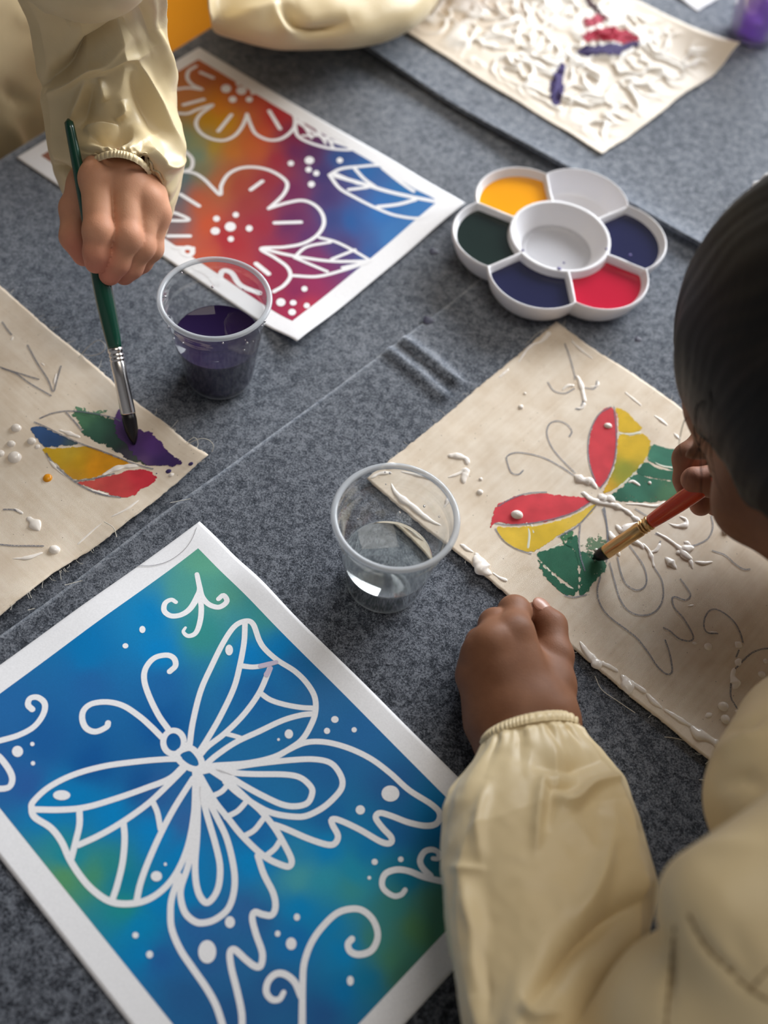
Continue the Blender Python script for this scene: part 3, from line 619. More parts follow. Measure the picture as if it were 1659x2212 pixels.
def patch(c, outline, col, name='paint_patch', cell=0.0005, rag=0.0009, off=0.00013, px=True, hole=0.0, seed=0.0, smooth=True):
    """ragged area of paint soaked into the cloth; col = rgb or f(photo px)->rgb"""
    pts = [on(*p_, c.hf)[:2] for p_ in outline] if px else outline
    uv = np.array([c.loc(*p_) for p_ in pts])
    if smooth: uv = spline(uv, step=0.0015, closed=True)
    lo = uv.min(0) - 0.003; hi = uv.max(0) + 0.003
    na = int((hi[0] - lo[0]) / cell) + 2; nb = int((hi[1] - lo[1]) / cell) + 2
    ga = lo[0] + cell * np.arange(na); gb = lo[1] + cell * np.arange(nb)
    A, B = np.meshgrid(ga + cell / 2, gb + cell / 2, indexing='ij')
    sd = seg_dist(A, B, uv, True) * np.where(inside(A, B, uv), -1, 1) + rag * (fbm(np.stack([A * 420, B * 420, A * 0 + seed], -1), 3) * 0.8 + 0.15)
    keep = sd < 0
    if hole: keep &= ~((fbm(np.stack([A * 900, B * 900, A * 0 + 4 + seed], -1), 2) > hole) & (sd > -0.004))
    ii, jj = np.nonzero(keep)
    if len(ii) == 0: return None
    idx = np.full((na + 1, nb + 1), -1); vs = []
    corners = np.stack([ii * (nb + 1) + jj, ii * (nb + 1) + jj + 1, (ii + 1) * (nb + 1) + jj + 1, (ii + 1) * (nb + 1) + jj], 1)
    uq, inv = np.unique(corners, return_inverse=True); inv = inv.reshape(corners.shape)
    a = lo[0] + cell * (uq // (nb + 1)); b = lo[1] + cell * (uq % (nb + 1))
    x, y = c.xy(a, b); z = c.hf(x, y) + off; q = np.stack([x, y, z], -1)
    uvp = toxy(q)
    if callable(col): cc = col(uvp)
    else: cc = np.tile(np.array(lin(*col)[:3]), (len(q), 1))
    cc = cc * (1 + 0.10 * fbm(np.stack([a * 160, b * 160, a * 0 + seed], -1), 3))[:, None]
    fc = inv if c.up else inv[:, ::-1]
    return mk(name, q, fc, M['paint_on_canvas'], c.obj, smooth=True, cols=np.clip(cc, 0, 1), loc=np.stack([a, b, a * 0], -1))
def lines_on(c, name, strokes, w, off, mat, step=0.001):
    mb = MB()
    for s_ in strokes:
        q = np.array([on(*p_, c.hf)[:2] for p_ in s_]); ribbon(mb, q, w, c.hf, off, step=step); off += 0.000002
    o = mb.build(name, mat, c.obj, smooth=False); o['kind'] = 'stuff'; return o
def glue(c, pts, w, name='glue_line', h=0.55, wob=0.35, seed=0, mat=None):
    """bead of glue: half-round bead following the cloth, w full width in metres (scalar or list)"""
    q = np.array([on(*p_, c.hf)[:2] for p_ in pts]); q = spline(q, step=0.0009)
    m = len(q); ws = np.interp(np.linspace(0, 1, m), np.linspace(0, 1, len(np.atleast_1d(w))), np.atleast_1d(w)) / 2
    ws = ws * (1 + wob * n2(np.arange(m) * 0.0009, np.zeros(m), 260, 2, 31.7 * seed)); ws = np.maximum(ws, 0.0003)
    e = np.minimum(np.arange(m), np.arange(m)[::-1]) * 0.0009
    ws = ws * np.clip(np.sqrt(np.clip(e / np.maximum(ws, 1e-4), 0, 1)), 0.12, 1)
    t = np.gradient(q, axis=0); t /= np.linalg.norm(t, axis=1)[:, None] + 1e-12; nn = np.stack([-t[:, 1], t[:, 0]], 1)
    k = 9; a = np.linspace(-math.pi / 2, math.pi / 2, k)
    xy = q[:, None] + nn[:, None] * (ws[:, None] * np.sin(a)[None])[..., None]
    z = c.hf(xy[..., 0], xy[..., 1]) + ws[:, None] * h * np.cos(a)[None] ** 0.8 - 0.00003
    v = np.concatenate([xy, z[..., None]], -1).reshape(-1, 3)
    return mk(name, v, grid_faces(m, k, flip=True), mat or M['glue'], c.obj)
def drop(c, px_, py_, r, name='glue_drop', mat=None, h=0.75, sx=1.0, rot=0.0):
    c0 = on(px_, py_, c.hf)[:2]; a = np.linspace(0, 2 * math.pi, 20, endpoint=False); rr = np.linspace(0.08, 1, 7)
    ca, sa = math.cos(rot), math.sin(rot)
    X0 = np.outer(rr, np.cos(a)) * r * sx; Y0 = np.outer(rr, np.sin(a)) * r * (1 + 0.12 * math.sin(px_))
    X = c0[0] + X0 * ca - Y0 * sa; Y = c0[1] + X0 * sa + Y0 * ca
    Z = c.hf(X, Y) + r * h * np.sqrt(np.clip(1 - rr ** 2, 0, 1))[:, None] - 0.00004
    v = np.stack([X, Y, Z], -1).reshape(-1, 3); f = grid_faces(7, 20, True, flip=True); f.append(tuple(range(20)))
    return mk(name, v, f, mat or M['glue'], c.obj)
def thread(c, pts, r=0.00022, name='loose_thread', z=0.0006):
    """pts: (px,py,height above cloth/felt)"""
    q = np.array([P(p_[0], p_[1], z + p_[2]) for p_ in pts]); q = spline(q, step=0.0012)
    v, f = tube_geo(q, r, 6); return mk(name, v, f, M['thread'], c.obj)
def fray(c, seed, n=70, sides=(0, 1, 2, 3)):
    rs = np.random.default_rng(seed); mb = MB()
    for k in range(n):
        sd = sides[int(rs.integers(len(sides)))]; t = rs.random()
        a, b = {0: (0, t * c.l2), 1: (c.l1, t * c.l2), 2: (t * c.l1, 0), 3: (t * c.l1, c.l2)}[sd]
        d = {0: (-1, 0), 1: (1, 0), 2: (0, -1), 3: (0, 1)}[sd]; L = 0.001 + 0.0035 * rs.random() ** 2
        d = np.array(d) + rs.normal(0, .6, 2); p0 = np.array([a, b]); p1 = p0 + d * L * .5; p2 = p1 + (d + rs.normal(0, .7, 2)) * L * .5
        q = []
        for u_ in (p0, p1, p2):
            x, y = c.xy(*u_); q.append((x, y, float(c.hf(x, y)) - 0.0001))
        v, f = tube_geo(spline(q, n=5), 0.00012, 4); mb.add(v, f)
    o = mb.build('frayed_threads', M['thread'], c.obj); o['kind'] = 'stuff'; return o

RED = (212, 62, 72); YEL = (224, 184, 40); GRN = (40, 104, 78)
def RB(*stops):
    """colour blend between photo-pixel anchors"""
    pts = [s_[0] for s_ in stops]; cs = [np.array(lin(*s_[1])[:3]) for s_ in stops]
    return lambda uv: idw(uv[:, 0], uv[:, 1], pts, cs, 4.0)

# ---- canvas with the half-painted butterfly
def hR(x, y):
    a, b = CR.loc(x, y)
    z = 0.0009 + 0.0011 * (n2(x, y, 22, 2, 12.0) + 0.8) + 0.0016 * np.exp(-np.clip(a, 0, 1) / 0.012) * (0.6 + 0.5 * n2(b, b * 0, 18, 1, 4.0))
    return z + 0.0022 * g2(a, b, 0.10, 0.0, 0.10, 0.008) * 0.4
CR = Cloth((-0.0148, 0.4034), (0.121, 0.174), 0.211, 0.297, hR)
mesh_cloth(CR, 'canvas_cloth', 'raw canvas with a half-painted red, yellow and green butterfly', 0.0022, M['canvas'], seed=1.0, wav=0.0009)
c1 = crop(780, 680); c2 = crop(1000, 1000); c3 = crop(1180, 1200, 479 / 1659.0); c4 = crop(1106, 680)
patch(CR, c4([(640, 600), (675, 640), (682, 720), (680, 850), (662, 960), (620, 1060), (572, 1120), (530, 1070), (508, 980), (496, 870), (510, 760), (550, 660), (600, 610)]), RED, rag=0.0005)
patch(CR, c4([(672, 602), (740, 628), (800, 690), (845, 740), (770, 765), (694, 755), (690, 680)]), YEL, rag=0.0005)
patch(CR, c4([(694, 780), (780, 785), (850, 770), (898, 830), (880, 910), (820, 990), (740, 1070), (660, 1130), (590, 1150), (640, 1050), (676, 940)]), RB(((1360, 980), YEL), ((1380, 940), YEL), ((1340, 1030), (150, 150, 40)), ((1316, 1050), (220, 170, 30)), ((1350, 1010), (140, 150, 44)), ((1345, 960), YEL)), rag=0.0006)
patch(CR, c4([(900, 845), (980, 860), (1060, 880), (1100, 900), (1100, 1010), (980, 990), (920, 965), (880, 935)]), RB(((1430, 990), (52, 118, 96)), ((1400, 980), (64, 128, 104))), rag=0.0008)
patch(CR, c4([(870, 955), (960, 1000), (1100, 1020), (1120, 1080), (1000, 1070), (880, 1050), (810, 1020)]), GRN, rag=0.0006)
patch(CR, c4([(800, 1035), (900, 1060), (1080, 1090), (1120, 1170), (1030, 1200), (880, 1215), (740, 1210), (630, 1195), (720, 1110)]), RB(((1400, 1050), (44, 106, 82)), ((1370, 1060), (56, 122, 98)), ((1440, 1070), (70, 116, 80)), ((1340, 1075), (36, 98, 74))), rag=0.0010, hole=0.95)
patch(CR, c1([(880, 1240), (960, 1190), (1060, 1165), (1180, 1160), (1300, 1170), (1420, 1180), (1485, 1210), (1400, 1270), (1280, 1320), (1140, 1350), (980, 1360), (880, 1350), (835, 1390), (850, 1310)]), RED, rag=0.0008)
patch(CR, c1([(880, 1380), (1000, 1378), (1140, 1365), (1280, 1335), (1400, 1285), (1520, 1225), (1490, 1290), (1400, 1360), (1280, 1430), (1180, 1500), (1100, 1535), (990, 1510), (920, 1460)]), RB(((1100, 1160), (230, 192, 60)), ((1180, 1160), (224, 186, 46)), ((1250, 1110), (226, 190, 70))), rag=0.0006)
patch(CR, c2([(480, 590), (560, 560), (650, 530), (720, 560), (745, 640), (750, 740), (745, 830), (700, 800), (600, 720), (530, 660)]), GRN, rag=0.0008)
patch(CR, c2([(475, 610), (520, 660), (600, 740), (690, 810), (740, 830), (700, 862), (640, 850), (570, 790), (510, 700)]), GRN, rag=0.0013)
patch(CR, c2([(660, 520), (690, 480), (745, 470), (760, 560), (850, 600), (920, 640), (930, 700), (880, 740), (830, 800), (800, 850), (755, 850), (760, 740), (745, 640), (710, 560)]), RB(((1240, 1200), GRN), ((1290, 1215), (60, 112, 84)), ((1260, 1260), GRN)), rag=0.0012, hole=0.9)
patch(CR, c2([(790, 520), (860, 480), (930, 500), (940, 600), (900, 640), (820, 600)]), RB(((1285, 1180), (112, 138, 108)), ((1300, 1200), (84, 122, 94))), rag=0.003, hole=0.35)
patch(CR, c2([(640, 470), (700, 440), (720, 470), (660, 520)]), (64, 120, 80), rag=0.0016, hole=0.6)
PEN = [c1(p_) for p_ in ([(1360, 740), (1355, 780), (1330, 790), (1310, 760), (1330, 720)][:0] or [(1350, 790), (1365, 755), (1330, 710), (1270, 690), (1220, 710), (1203, 770), (1230, 850), (1290, 930), (1385, 1025)],
      [(1050, 1010), (1020, 1035), (975, 1025), (950, 970), (945, 920), (1000, 895), (1100, 905), (1200, 935), (1300, 990), (1375, 1040)],
      [(1320, 190), (1350, 270), (1380, 380), (1385, 420)], [(1210, 440), (1250, 495), (1320, 510), (1380, 480)], [(1430, 450), (1440, 540), (1420, 610), (1390, 610)], [(1450, 475), (1510, 480), (1530, 430)],
      [(890, 1240), (980, 1190), (1080, 1158), (1200, 1150)], [(1480, 1220), (1380, 1280), (1240, 1325), (1100, 1352), (960, 1362), (870, 1352)], [(870, 1390), (920, 1460), (1000, 1515), (1100, 1550)], [(1520, 1240), (1400, 1370), (1280, 1440)],
      [(1575, 1250), (1590, 1350), (1600, 1450), (1590, 1560)])]
PEN += [c4(p_) for p_ in ([(640, 598), (560, 650), (505, 760), (492, 880), (505, 980), (540, 1080)], [(660, 600), (672, 700), (676, 820), (662, 950), (620, 1060), (570, 1125)], [(600, 1260), (612, 1350), (618, 1450), (608, 1530)], [(690, 1250), (760, 1290), (800, 1330)], [(1290, 1300), (1300, 1380), (1270, 1450), (1200, 1490), (1150, 1500)], [(1300, 1530), (1380, 1560), (1450, 1620), (1500, 1650), (1540, 1650)], [(800, 1260), (900, 1320), (960, 1350)], [(930, 1420), (1010, 1450), (1070, 1510)], [(960, 1470), (940, 1520)])]
PEN += [c2(p_) for p_ in ([(905, 300), (935, 420), (940, 540), (930, 640)], [(760, 400), (752, 500), (760, 600), (790, 700)], [(890, 740), (870, 830), (890, 920), (950, 1000), (1050, 1075), (1130, 1140), (1200, 1230), (1260, 1320), (1320, 1370), (1355, 1350), (1340, 1240), (1310, 1150)], [(950, 650), (985, 780), (1020, 890), (1080, 965), (1170, 990), (1250, 960), (1295, 880), (1290, 770), (1240, 680)],
      [(1000, 610), (1025, 720), (1060, 790), (1120, 825), (1170, 810), (1190, 760), (1170, 670), (1110, 580), (1080, 540)], [(1410, 755), (1450, 810), (1475, 860), (1440, 890), (1380, 870), (1355, 880), (1370, 940), (1430, 1010), (1490, 1120), (1470, 1155), (1400, 1140), (1340, 1090), (1300, 1070)], [(660, 860), (720, 872), (800, 855)])]
PEN += [c3(p_) for p_ in ([(1280, 585), (1210, 580), (1180, 540), (1185, 470), (1220, 415), (1270, 405), (1340, 440), (1410, 505), (1450, 580), (1470, 650)], [(1440, 710), (1420, 760)], [(1680, 695), (1600, 705), (1530, 735), (1470, 790), (1430, 830), (1400, 870)], [(1395, 900), (1380, 970), (1380, 1060), (1410, 1120), (1430, 1150)])]
lines_on(CR, 'pencil_drawing', PEN, 0.0011, 0.0003, M['pencil'])
for p_, w in ((c2([(752, 490), (748, 560), (760, 640), (770, 700)]), .0007), (c2([(660, 520), (690, 600), (725, 680), (745, 760), (735, 825)]), .0009), (c2([(480, 600), (530, 660), (590, 740), (660, 800), (730, 815)]), .0009), (c2([(490, 580), (560, 560), (640, 520)]), .0008), (c2([(410, 380), (430, 460), (420, 560)]), .0016), (c2([(440, 390), (460, 460)]), .0016), (c4([(690, 768), (760, 775), (835, 762)]), .0016), (c4([(880, 925), (960, 975), (1045, 992)]), .0014), (c4([(820, 1030), (900, 1040), (990, 1060), (1060, 1090)]), .0010), (c4([(670, 620), (684, 740), (680, 860), (660, 980)]), .0008), (c4([(890, 860), (850, 950), (760, 1060), (640, 1150)]), .0010)):
    glue(CR, p_, w, 'dried_glue_line', h=0.25, wob=.25, mat=M.setdefault('dry_glue', simple('dried_glue', lin(206, 206, 188), 0.4)))
k = 0
for p_, w in (
    (c1([(195, 1090), (215, 1140), (260, 1190), (330, 1240), (400, 1300), (470, 1345), (520, 1365)]), (.0012, .003, .0048, .0045, .0040, .0026, .001)),
    (c1([(255, 1015), (350, 1035), (450, 1060), (520, 1110)]), (.0012, .0024, .0030, .0018)), (c1([(560, 1150), (560, 1210), (535, 1250)]), (.001, .0034, .001)),
    (c1([(60, 1060), (120, 1030), (200, 1025)]), (.002, .003, .002)), (c1([(150, 985), (230, 970)]), (.003, .005, .003)),
    (c1([(560, 915), (620, 915), (680, 935), (690, 975)]), (.0030, .0042, .0036, .0026)), (c1([(560, 1055), (620, 1035), (680, 1010), (665, 1060), (665, 1095)]), (.0010, .0022, .0044, .0040, .0036)),
    (c1([(640, 1485), (690, 1515)]), (.0010, .0030, .0012)), (c1([(740, 1540), (770, 1590), (830, 1640)]), (.0022, .0052, .0030)),
    (c2([(80, 590), (100, 640), (140, 700), (190, 720)]), (.002, .0075, .0085, .003)), (c2([(190, 710), (240, 745), (290, 765)]), (.001, .0016, .0026)), (c2([(0, 540), (30, 560), (70, 580)]), (.002, .0035, .001)),
    (c1([(1225, 110), (1170, 170), (1110, 195), (1060, 245), (1020, 310)]), (.0042, .0026, .0018, .0020, .0008)), (c1([(960, 350), (890, 410)]), (.0008, .0026, .0010)),
    (c1([(1360, 165), (1420, 225), (1500, 285)]), (.0014, .0022, .0010)), (c1([(1395, 390), (1420, 440), (1440, 520), (1450, 570)]), (.002, .0034, .0030, .0020)), (c1([(1300, 490), (1340, 460), (1385, 460)]), (.0010, .0024, .0018)), (c1([(1450, 570), (1430, 605), (1395, 605)]), (.0026, .0022, .0016)), (c1([(1480, 470), (1530, 460), (1535, 430)]), (.001, .002, .0016)),
    (c4([(730, 500), (840, 590)]), (.0010, .0022, .0010)), (c4([(920, 650), (1010, 720)]), (.0010, .0030, .0012)), (c4([(1050, 770), (1090, 810)]), (.0015, .0034, .0015)),
    (c1([(1380, 1040), (1430, 1070), (1490, 1085), (1530, 1130)]), (.0030, .0070, .0060, .0030)), (c1([(1425, 1150), (1470, 1185), (1530, 1210), (1600, 1195), (1650, 1210)]), (.002, .0040, .0040, .0050, .006)),
    (c2([(770, 185), (830, 235), (900, 260), (960, 270), (1040, 300), (1110, 350)]), (.003, .0036, .0048, .0044, .0030, .0022)), (c2([(880, 200), (930, 260)]), (.003, .006, .004)),
    (c2([(1085, 340), (1130, 370), (1160, 400)]), (.002, .0050, .0020)), (c2([(1160, 390), (1080, 410), (1030, 440), (990, 400)]), (.002, .0032, .0060, .003)), (c2([(1030, 430), (1080, 490), (1150, 530), (1170, 560)]), (.004, .0030, .004, .003)),
    (c2([(950, 440), (970, 490), (1000, 530)]), (.002, .0068, .003)), (c2([(1000, 560), (1015, 610)]), (.001, .0026, .001)),
    (c2([(1250, 450), (1320, 490), (1400, 550), (1440, 600), (1490, 630)]), (.0018, .0026, .003, .006, .003)), (c2([(1380, 590), (1440, 560), (1500, 545)]), (.003, .0055, .002)), (c2([(1430, 510), (1480, 535)]), (.003, .0045, .0015)),
    (c2([(1200, 580), (1250, 570), (1280, 520)]), (.002, .0034, .001)), (c2([(1310, 610), (1350, 650), (1385, 690)]), (.003, .0075, .002)), (c2([(1160, 520), (1210, 580), (1240, 680)]), (.003, .0030, .0015)), (c2([(1470, 620), (1490, 690)]), (.004, .0030, .0012)), (c2([(1500, 640), (1560, 650), (1620, 640)]), (.002, .0030, .001)),
    (c2([(1330, 390), (1380, 410), (1440, 405), (1445, 370), (1400, 345)]), (.001, .0028, .0045, .0036, .001)), (c2([(1050, 265), (1150, 270), (1250, 280), (1340, 250), (1400, 230)]), (.001, .0016, .0024, .003, .0016)),
    (c3([(250, 640), (300, 720), (360, 790), (400, 850)]), (.001, .0040, .0075, .0090)), (c3([(400, 800), (470, 830), (540, 870)]), (.004, .0034, .0016)), (c3([(560, 890), (600, 950), (620, 1040)]), (.002, .0070, .0100)), (c3([(620, 940), (690, 985), (750, 1030)]), (.004, .0034, .0030)), (c3([(750, 1030), (800, 1090), (870, 1145)]), (.0026, .0034, .0020)), (c3([(880, 1150), (960, 1200), (1020, 1240), (1090, 1280)]), (.0022, .0032, .0036, .0034)), (c3([(1080, 1270), (1130, 1330), (1200, 1360), (1300, 1420)]), (.003, .0070, .0040, .0048)),
    (c3([(1420, 690), (1440, 665), (1455, 645)]), (.002, .0052, .0030)), (c3([(1425, 830), (1440, 790), (1460, 775)]), (.002, .0050, .0030)), (c3([(1410, 840), (1395, 900), (1415, 960), (1400, 1000)]), (.0018, .0030, .0085, .0030)), (c3([(1190, 1210), (1240, 1180)]), (.002, .0038, .0018)), (c3([(1090, 655), (1130, 660)]), (.001, .002, .001)), (c3([(1210, 575), (1280, 575)]), (.001, .0022, .001)), (c3([(1440, 1150), (1430, 1190)]), (.003, .005, .002)), (c3([(1060, 380), (1105, 370)]), (.001, .002, .001)),
    (c2([(1070, 130), (1100, 120), (1150, 150)]), (.0015, .0028, .0020))):
    k += 1; glue(CR, p_, w, seed=k)
for p_, r, s in ((c1([(770, 1150)])[0], .0022, 1), (c1([(1035, 598)])[0], .0020, 1), (c1([(1062, 510)])[0], .0012, 1), (c1([(775, 1065)])[0], .0013, 1), (c1([(1010, 1297)])[0], .0038, 1.1), (c1([(1600, 720)])[0], .0023, 1.3), (c2([(1210, 130)])[0], .0013, 1), (c2([(865, 565)])[0], .0013, 1), (c4([(1384, 1400)])[0], .0030, .8), (c3([(1212, 683)])[0], .0026, 1), (c3([(1325, 1130)])[0], .0034, 1), (c3([(1340, 1225)])[0], .0028, 1), (c3([(1518, 1093)])[0], .0018, 1), (c3([(1612, 890)])[0], .0024, 1), (c3([(1640, 790)])[0], .0016, 1)):
    drop(CR, p_[0], p_[1], r, sx=s)
fray(CR, 5, 90)
thread(CR, [(1285, 1460, .003), (1300, 1490, .001), (1335, 1515, 0), (1372, 1540, .001)])
thread(CR, [(1435, 1592, 0), (1455, 1594, 0), (1480, 1600, .001)]); thread(CR, [(1510, 1684, 0), (1528, 1684, 0), (1545, 1672, .002)])
thread(CR, [(1135, 745, .002), (1165, 718, .006), (1205, 700, .002), (1228, 716, .005), (1236, 735, .001)], r=.00012)

# ---- canvas with the painted leaf
def hL(x, y):
    a, b = CL.loc(x, y)           # a: along the long edge from the tip corner, b: toward the lower edge
    z = ZB + 0.0010 + 0.0016 * (n2(x, y, 20, 2, 2.0) + 0.8) + 0.0052 * np.exp(-np.clip(a, 0, 1) / 0.016) * (0.75 + 0.5 * n2(b, b * 0, 20, 1, 7.0))
    return z + 0.002 * np.exp(-np.clip(b, 0, 1) / 0.02) + 0.004 * g2(a, b, 0.0, 0.0, .02, .02)
CL = Cloth((-0.1215, 0.3975), (-0.82, 0.57), 0.297, 0.211, hL, flip=True)
mesh_cloth(CL, 'canvas_cloth', 'raw canvas with a striped leaf painted in yellow, red, green and purple', 0.0022, M['canvas'], seed=21.0)
cG = crop(0, 600); cH = crop(0, 950)
patch(CL, cG([(470, 860), (560, 870), (700, 900), (780, 960), (830, 1060), (900, 1150), (960, 1210), (860, 1190), (740, 1120), (620, 1060), (550, 1020), (510, 950)]), RB(((180, 900), (74, 120, 88)), ((210, 930), (52, 92, 74)), ((240, 950), (40, 66, 58)), ((270, 990), (66, 60, 76)), ((300, 1000), (74, 84, 70)), ((205, 955), (44, 84, 68))), rag=0.0016)
patch(CL, cG([(480, 850), (520, 845), (600, 862), (650, 850), (690, 862), (640, 900), (560, 900), (500, 890)]), (96, 140, 108), rag=0.0022, hole=0.35)
patch(CL, cG([(760, 860), (800, 850), (860, 940), (930, 990), (990, 1010), (1060, 1080), (1110, 1140), (1180, 1210), (1080, 1220), (960, 1215), (880, 1160), (820, 1090), (760, 1020), (740, 950)]), RB(((265, 900), (104, 66, 132)), ((290, 980), (74, 46, 104)), ((330, 960), (88, 54, 122)), ((350, 1000), (58, 38, 92)), ((300, 1000), (104, 76, 120)), ((260, 930), (70, 44, 92))), rag=0.0014, off=.0002)
patch(CL, cG([(200, 990), (220, 965), (290, 970), (370, 1010), (450, 1045), (510, 1080), (400, 1090), (300, 1095), (250, 1060)]), RB(((90, 940), (52, 84, 132)), ((120, 950), (44, 76, 122)), ((155, 960), (70, 90, 96))), rag=0.0009)
patch(CL, cG([(270, 1110), (360, 1108), (500, 1095), (600, 1100), (700, 1140), (850, 1210), (760, 1240), (660, 1280), (500, 1310), (420, 1260), (350, 1190)]), RB(((120, 985), (214, 172, 36)), ((170, 1000), (216, 166, 26)), ((250, 1000), (220, 150, 24)), ((200, 1010), (226, 150, 20)), ((160, 1030), (196, 144, 40)), ((150, 980), (206, 172, 50))), rag=0.0010)
patch(CL, cG([(510, 1330), (600, 1310), (740, 1275), (860, 1245), (940, 1240), (1010, 1290), (990, 1330), (920, 1370), (880, 1405), (800, 1425), (720, 1405), (620, 1375)]), RB(((200, 1045), (208, 86, 78)), ((250, 1050), (204, 70, 70)), ((310, 1025), (206, 52, 64)), ((330, 1030), (200, 46, 62))), rag=0.0010)
PEN = [cG(p_) for p_ in ([(260, 912), (340, 880), (450, 865), (600, 880), (720, 905), (780, 930)], [(225, 938), (300, 970), (440, 1040), (560, 1090), (700, 1140), (850, 1200), (990, 1240)], [(300, 1140), (340, 1200), (430, 1280), (520, 1345), (640, 1400), (780, 1425)], [(430, 875), (480, 930), (530, 990)], [(0, 580), (100, 620), (200, 690), (330, 765)], [(20, 590), (120, 620), (250, 660)], [(180, 440), (240, 550), (310, 660), (345, 740), (370, 660), (395, 575)], [(15, 290), (50, 340), (75, 370)], [(490, 1320), (600, 1305), (740, 1270)])] + [cH(p_) for p_ in ([(25, 453), (90, 455), (140, 475)], [(0, 680), (100, 688), (280, 690)])]
lines_on(CL, 'pencil_drawing', PEN, 0.0012, 0.00035, M['pencil'])
for p_, w in ((cG([(365, 620), (350, 690)]), (.001, .0028, .001)), (cG([(85, 380), (70, 410)]), (.001, .0024, .001)), (cG([(265, 550), (290, 570)]), (.001, .002, .001)), (cH([(175, 500), (220, 540), (255, 590)]), (.0025, .0075, .0035)), (cH([(90, 445), (150, 480)]), (.001, .003, .002)),
              (cG([(380, 985), (450, 1010), (520, 1035)]), (.0012, .0040, .0012)), (cG([(660, 1285), (720, 1250), (800, 1225), (900, 1218)]), (.0015, .0042, .0040, .0012)), (cG([(230, 1110), (255, 1080)]), (.002, .0040, .002)), (cG([(310, 1170), (370, 1240), (420, 1280)]), (.0012, .0024, .0010)), (cG([(560, 1370), (640, 1390), (720, 1420)]), (.001, .002, .001)), (cH([(900, 390), (820, 450), (720, 500)]), (.0008, .0020, .0010)), (cH([(80, 770), (180, 765), (280, 730)]), (.0008, .0030, .0012)), (cH([(500, 680), (600, 590), (660, 540)]), (.0008, .0014, .0008)), (cG([(1090, 1285), (1130, 1270)]), (.002, .0042, .002))):
    k += 1; glue(CL, p_, w, seed=k, h=.45)
for p_, r in ((cG([(105, 975)])[0], .0034), (cG([(73, 1077)])[0], .0028), (cG([(205, 1060)])[0], .0030), (cG([(3, 1140)])[0], .0026), (cG([(95, 1165)])[0], .0044), (cH([(353, 713)])[0], .0036)):
    drop(CL, p_[0], p_[1], r)
drop(CL, *cG([(308, 1298)])[0], .0030, 'paint_drop', simple('orange_paint', lin(226, 150, 24), .25), h=.6)
for p_, r in (((412, 1002), .0017), ((364, 1018), .0020), ((338, 1023), .0006)): drop(CL, *p_, r, 'paint_drop', M.setdefault('violet_paint', simple('violet_paint', lin(54, 44, 92), .4)), h=.25)
fray(CL, 9, 90, (0, 2))
thread(CL, [(168, 775, .001), (190, 750, .006), (212, 735, .010), (227, 745, .010), (222, 760, .007), (200, 768, .004), (180, 766, .001)])
thread(CL, [(400, 958, .004), (420, 945, .006), (428, 958, .003), (424, 972, .002), (430, 978, 0)]); thread(CL, [(403, 960, .004), (430, 948, .008), (450, 950, .008), (461, 962, .004), (458, 976, 0)])
thread(CL, [(355, 916, .002), (380, 930, .002)], r=.00015); thread(CL, [(368, 1086, .004), (412, 1077, .001)], r=.00015); thread(CL, [(225, 1127, .005), (245, 1140, .006), (252, 1160, .003)], r=.0003); thread(CL, [(140, 1264, .004), (178, 1254, .001)], r=.00018); thread(CL, [(60, 1318, .003), (76, 1314, .001)], r=.00016)

# ---- far canvas crusted with white glue
def ridgeF(x, y):
    a, b = CF.loc(x, y)
    wa = a + 0.006 * n2(x, y, 60, 2, 1.0); wb = b + 0.010 * n2(x, y, 45, 2, 6.0)
    r = 1 - np.abs(vnoise(np.stack([wa * 40, wb * 105, wa * 0 + 3], -1))) * 2.6
    r2 = 1 - np.abs(vnoise(np.stack([wa * 75 + 9, wb * 70, wa * 0 + 8], -1))) * 3.2
    mask = np.clip((np.minimum(a, 0.211 - a) - 0.006) / 0.02, 0, 1) * np.clip((b - 0.004) / 0.02, 0, 1) * np.clip(1.1 - 0.6 * np.clip((a - 0.13) / 0.05, 0, 1) * np.clip(1 - b / 0.10, 0, 1), 0, 1)
    return np.clip(np.maximum(r, 0.7 * r2), 0, 1) * mask
def hF(x, y):
    x = np.asarray(x, float); y = np.asarray(y, float); a, b = CF.loc(x, y)
    return np.maximum(hC(x, y), 0.0) + 0.0012 + 0.0010 * (n2(x, y, 16, 2, 9.0) + 0.8) + 0.0034 * ridgeF(x, y) + 0.016 * np.clip((a - 0.165) / 0.046, 0, 1) ** 2 * np.exp(-np.clip(b, 0, 1) / 0.05)
CF = Cloth((0.136, 0.777), (0.126, 0.180), 0.214, 0.297, hF, flip=True)
def colF(q):
    r = ridgeF(q[:, 0], q[:, 1]); m_ = np.clip((r - 0.10) / 0.4, 0, 1)[:, None]
    return np.array(lin(226, 212, 194)[:3]) * (1 - m_) + np.array(lin(238, 232, 224)[:3]) * m_
def mat_gluecanvas():
    m, nt, b = newmat('glue_crusted_canvas'); a = N(nt, 'ShaderNodeVertexColor', layer_name='Col'); nt.links.new(a.outputs[0], b.inputs['Base Color'])
    b.inputs['Roughness'].default_value = 0.5; return m
mesh_cloth(CF, 'canvas_cloth', 'raw canvas crusted all over with white glue ridges and small red and purple patches', 0.0013, mat_gluecanvas(), cols=colF, seed=40.0)
patch(CF, [(1258, 78), (1290, 62), (1330, 55), (1378, 78), (1372, 92), (1320, 88), (1270, 92)], (188, 50, 76), rag=.002, off=.0006)
patch(CF, [(1262, 45), (1300, 30), (1312, 42), (1275, 58)], (192, 70, 92), rag=.003, off=.0006)
patch(CF, [(1270, -8), (1285, 10), (1300, 30), (1318, 46), (1300, 40), (1280, 20), (1262, 0)], (74, 44, 52), rag=.002, off=.0007)
patch(CF, [(1246, 115), (1270, 102), (1310, 96), (1376, 90), (1378, 104), (1345, 112), (1340, 120), (1290, 124)], (70, 58, 110), rag=.002, off=.0006)
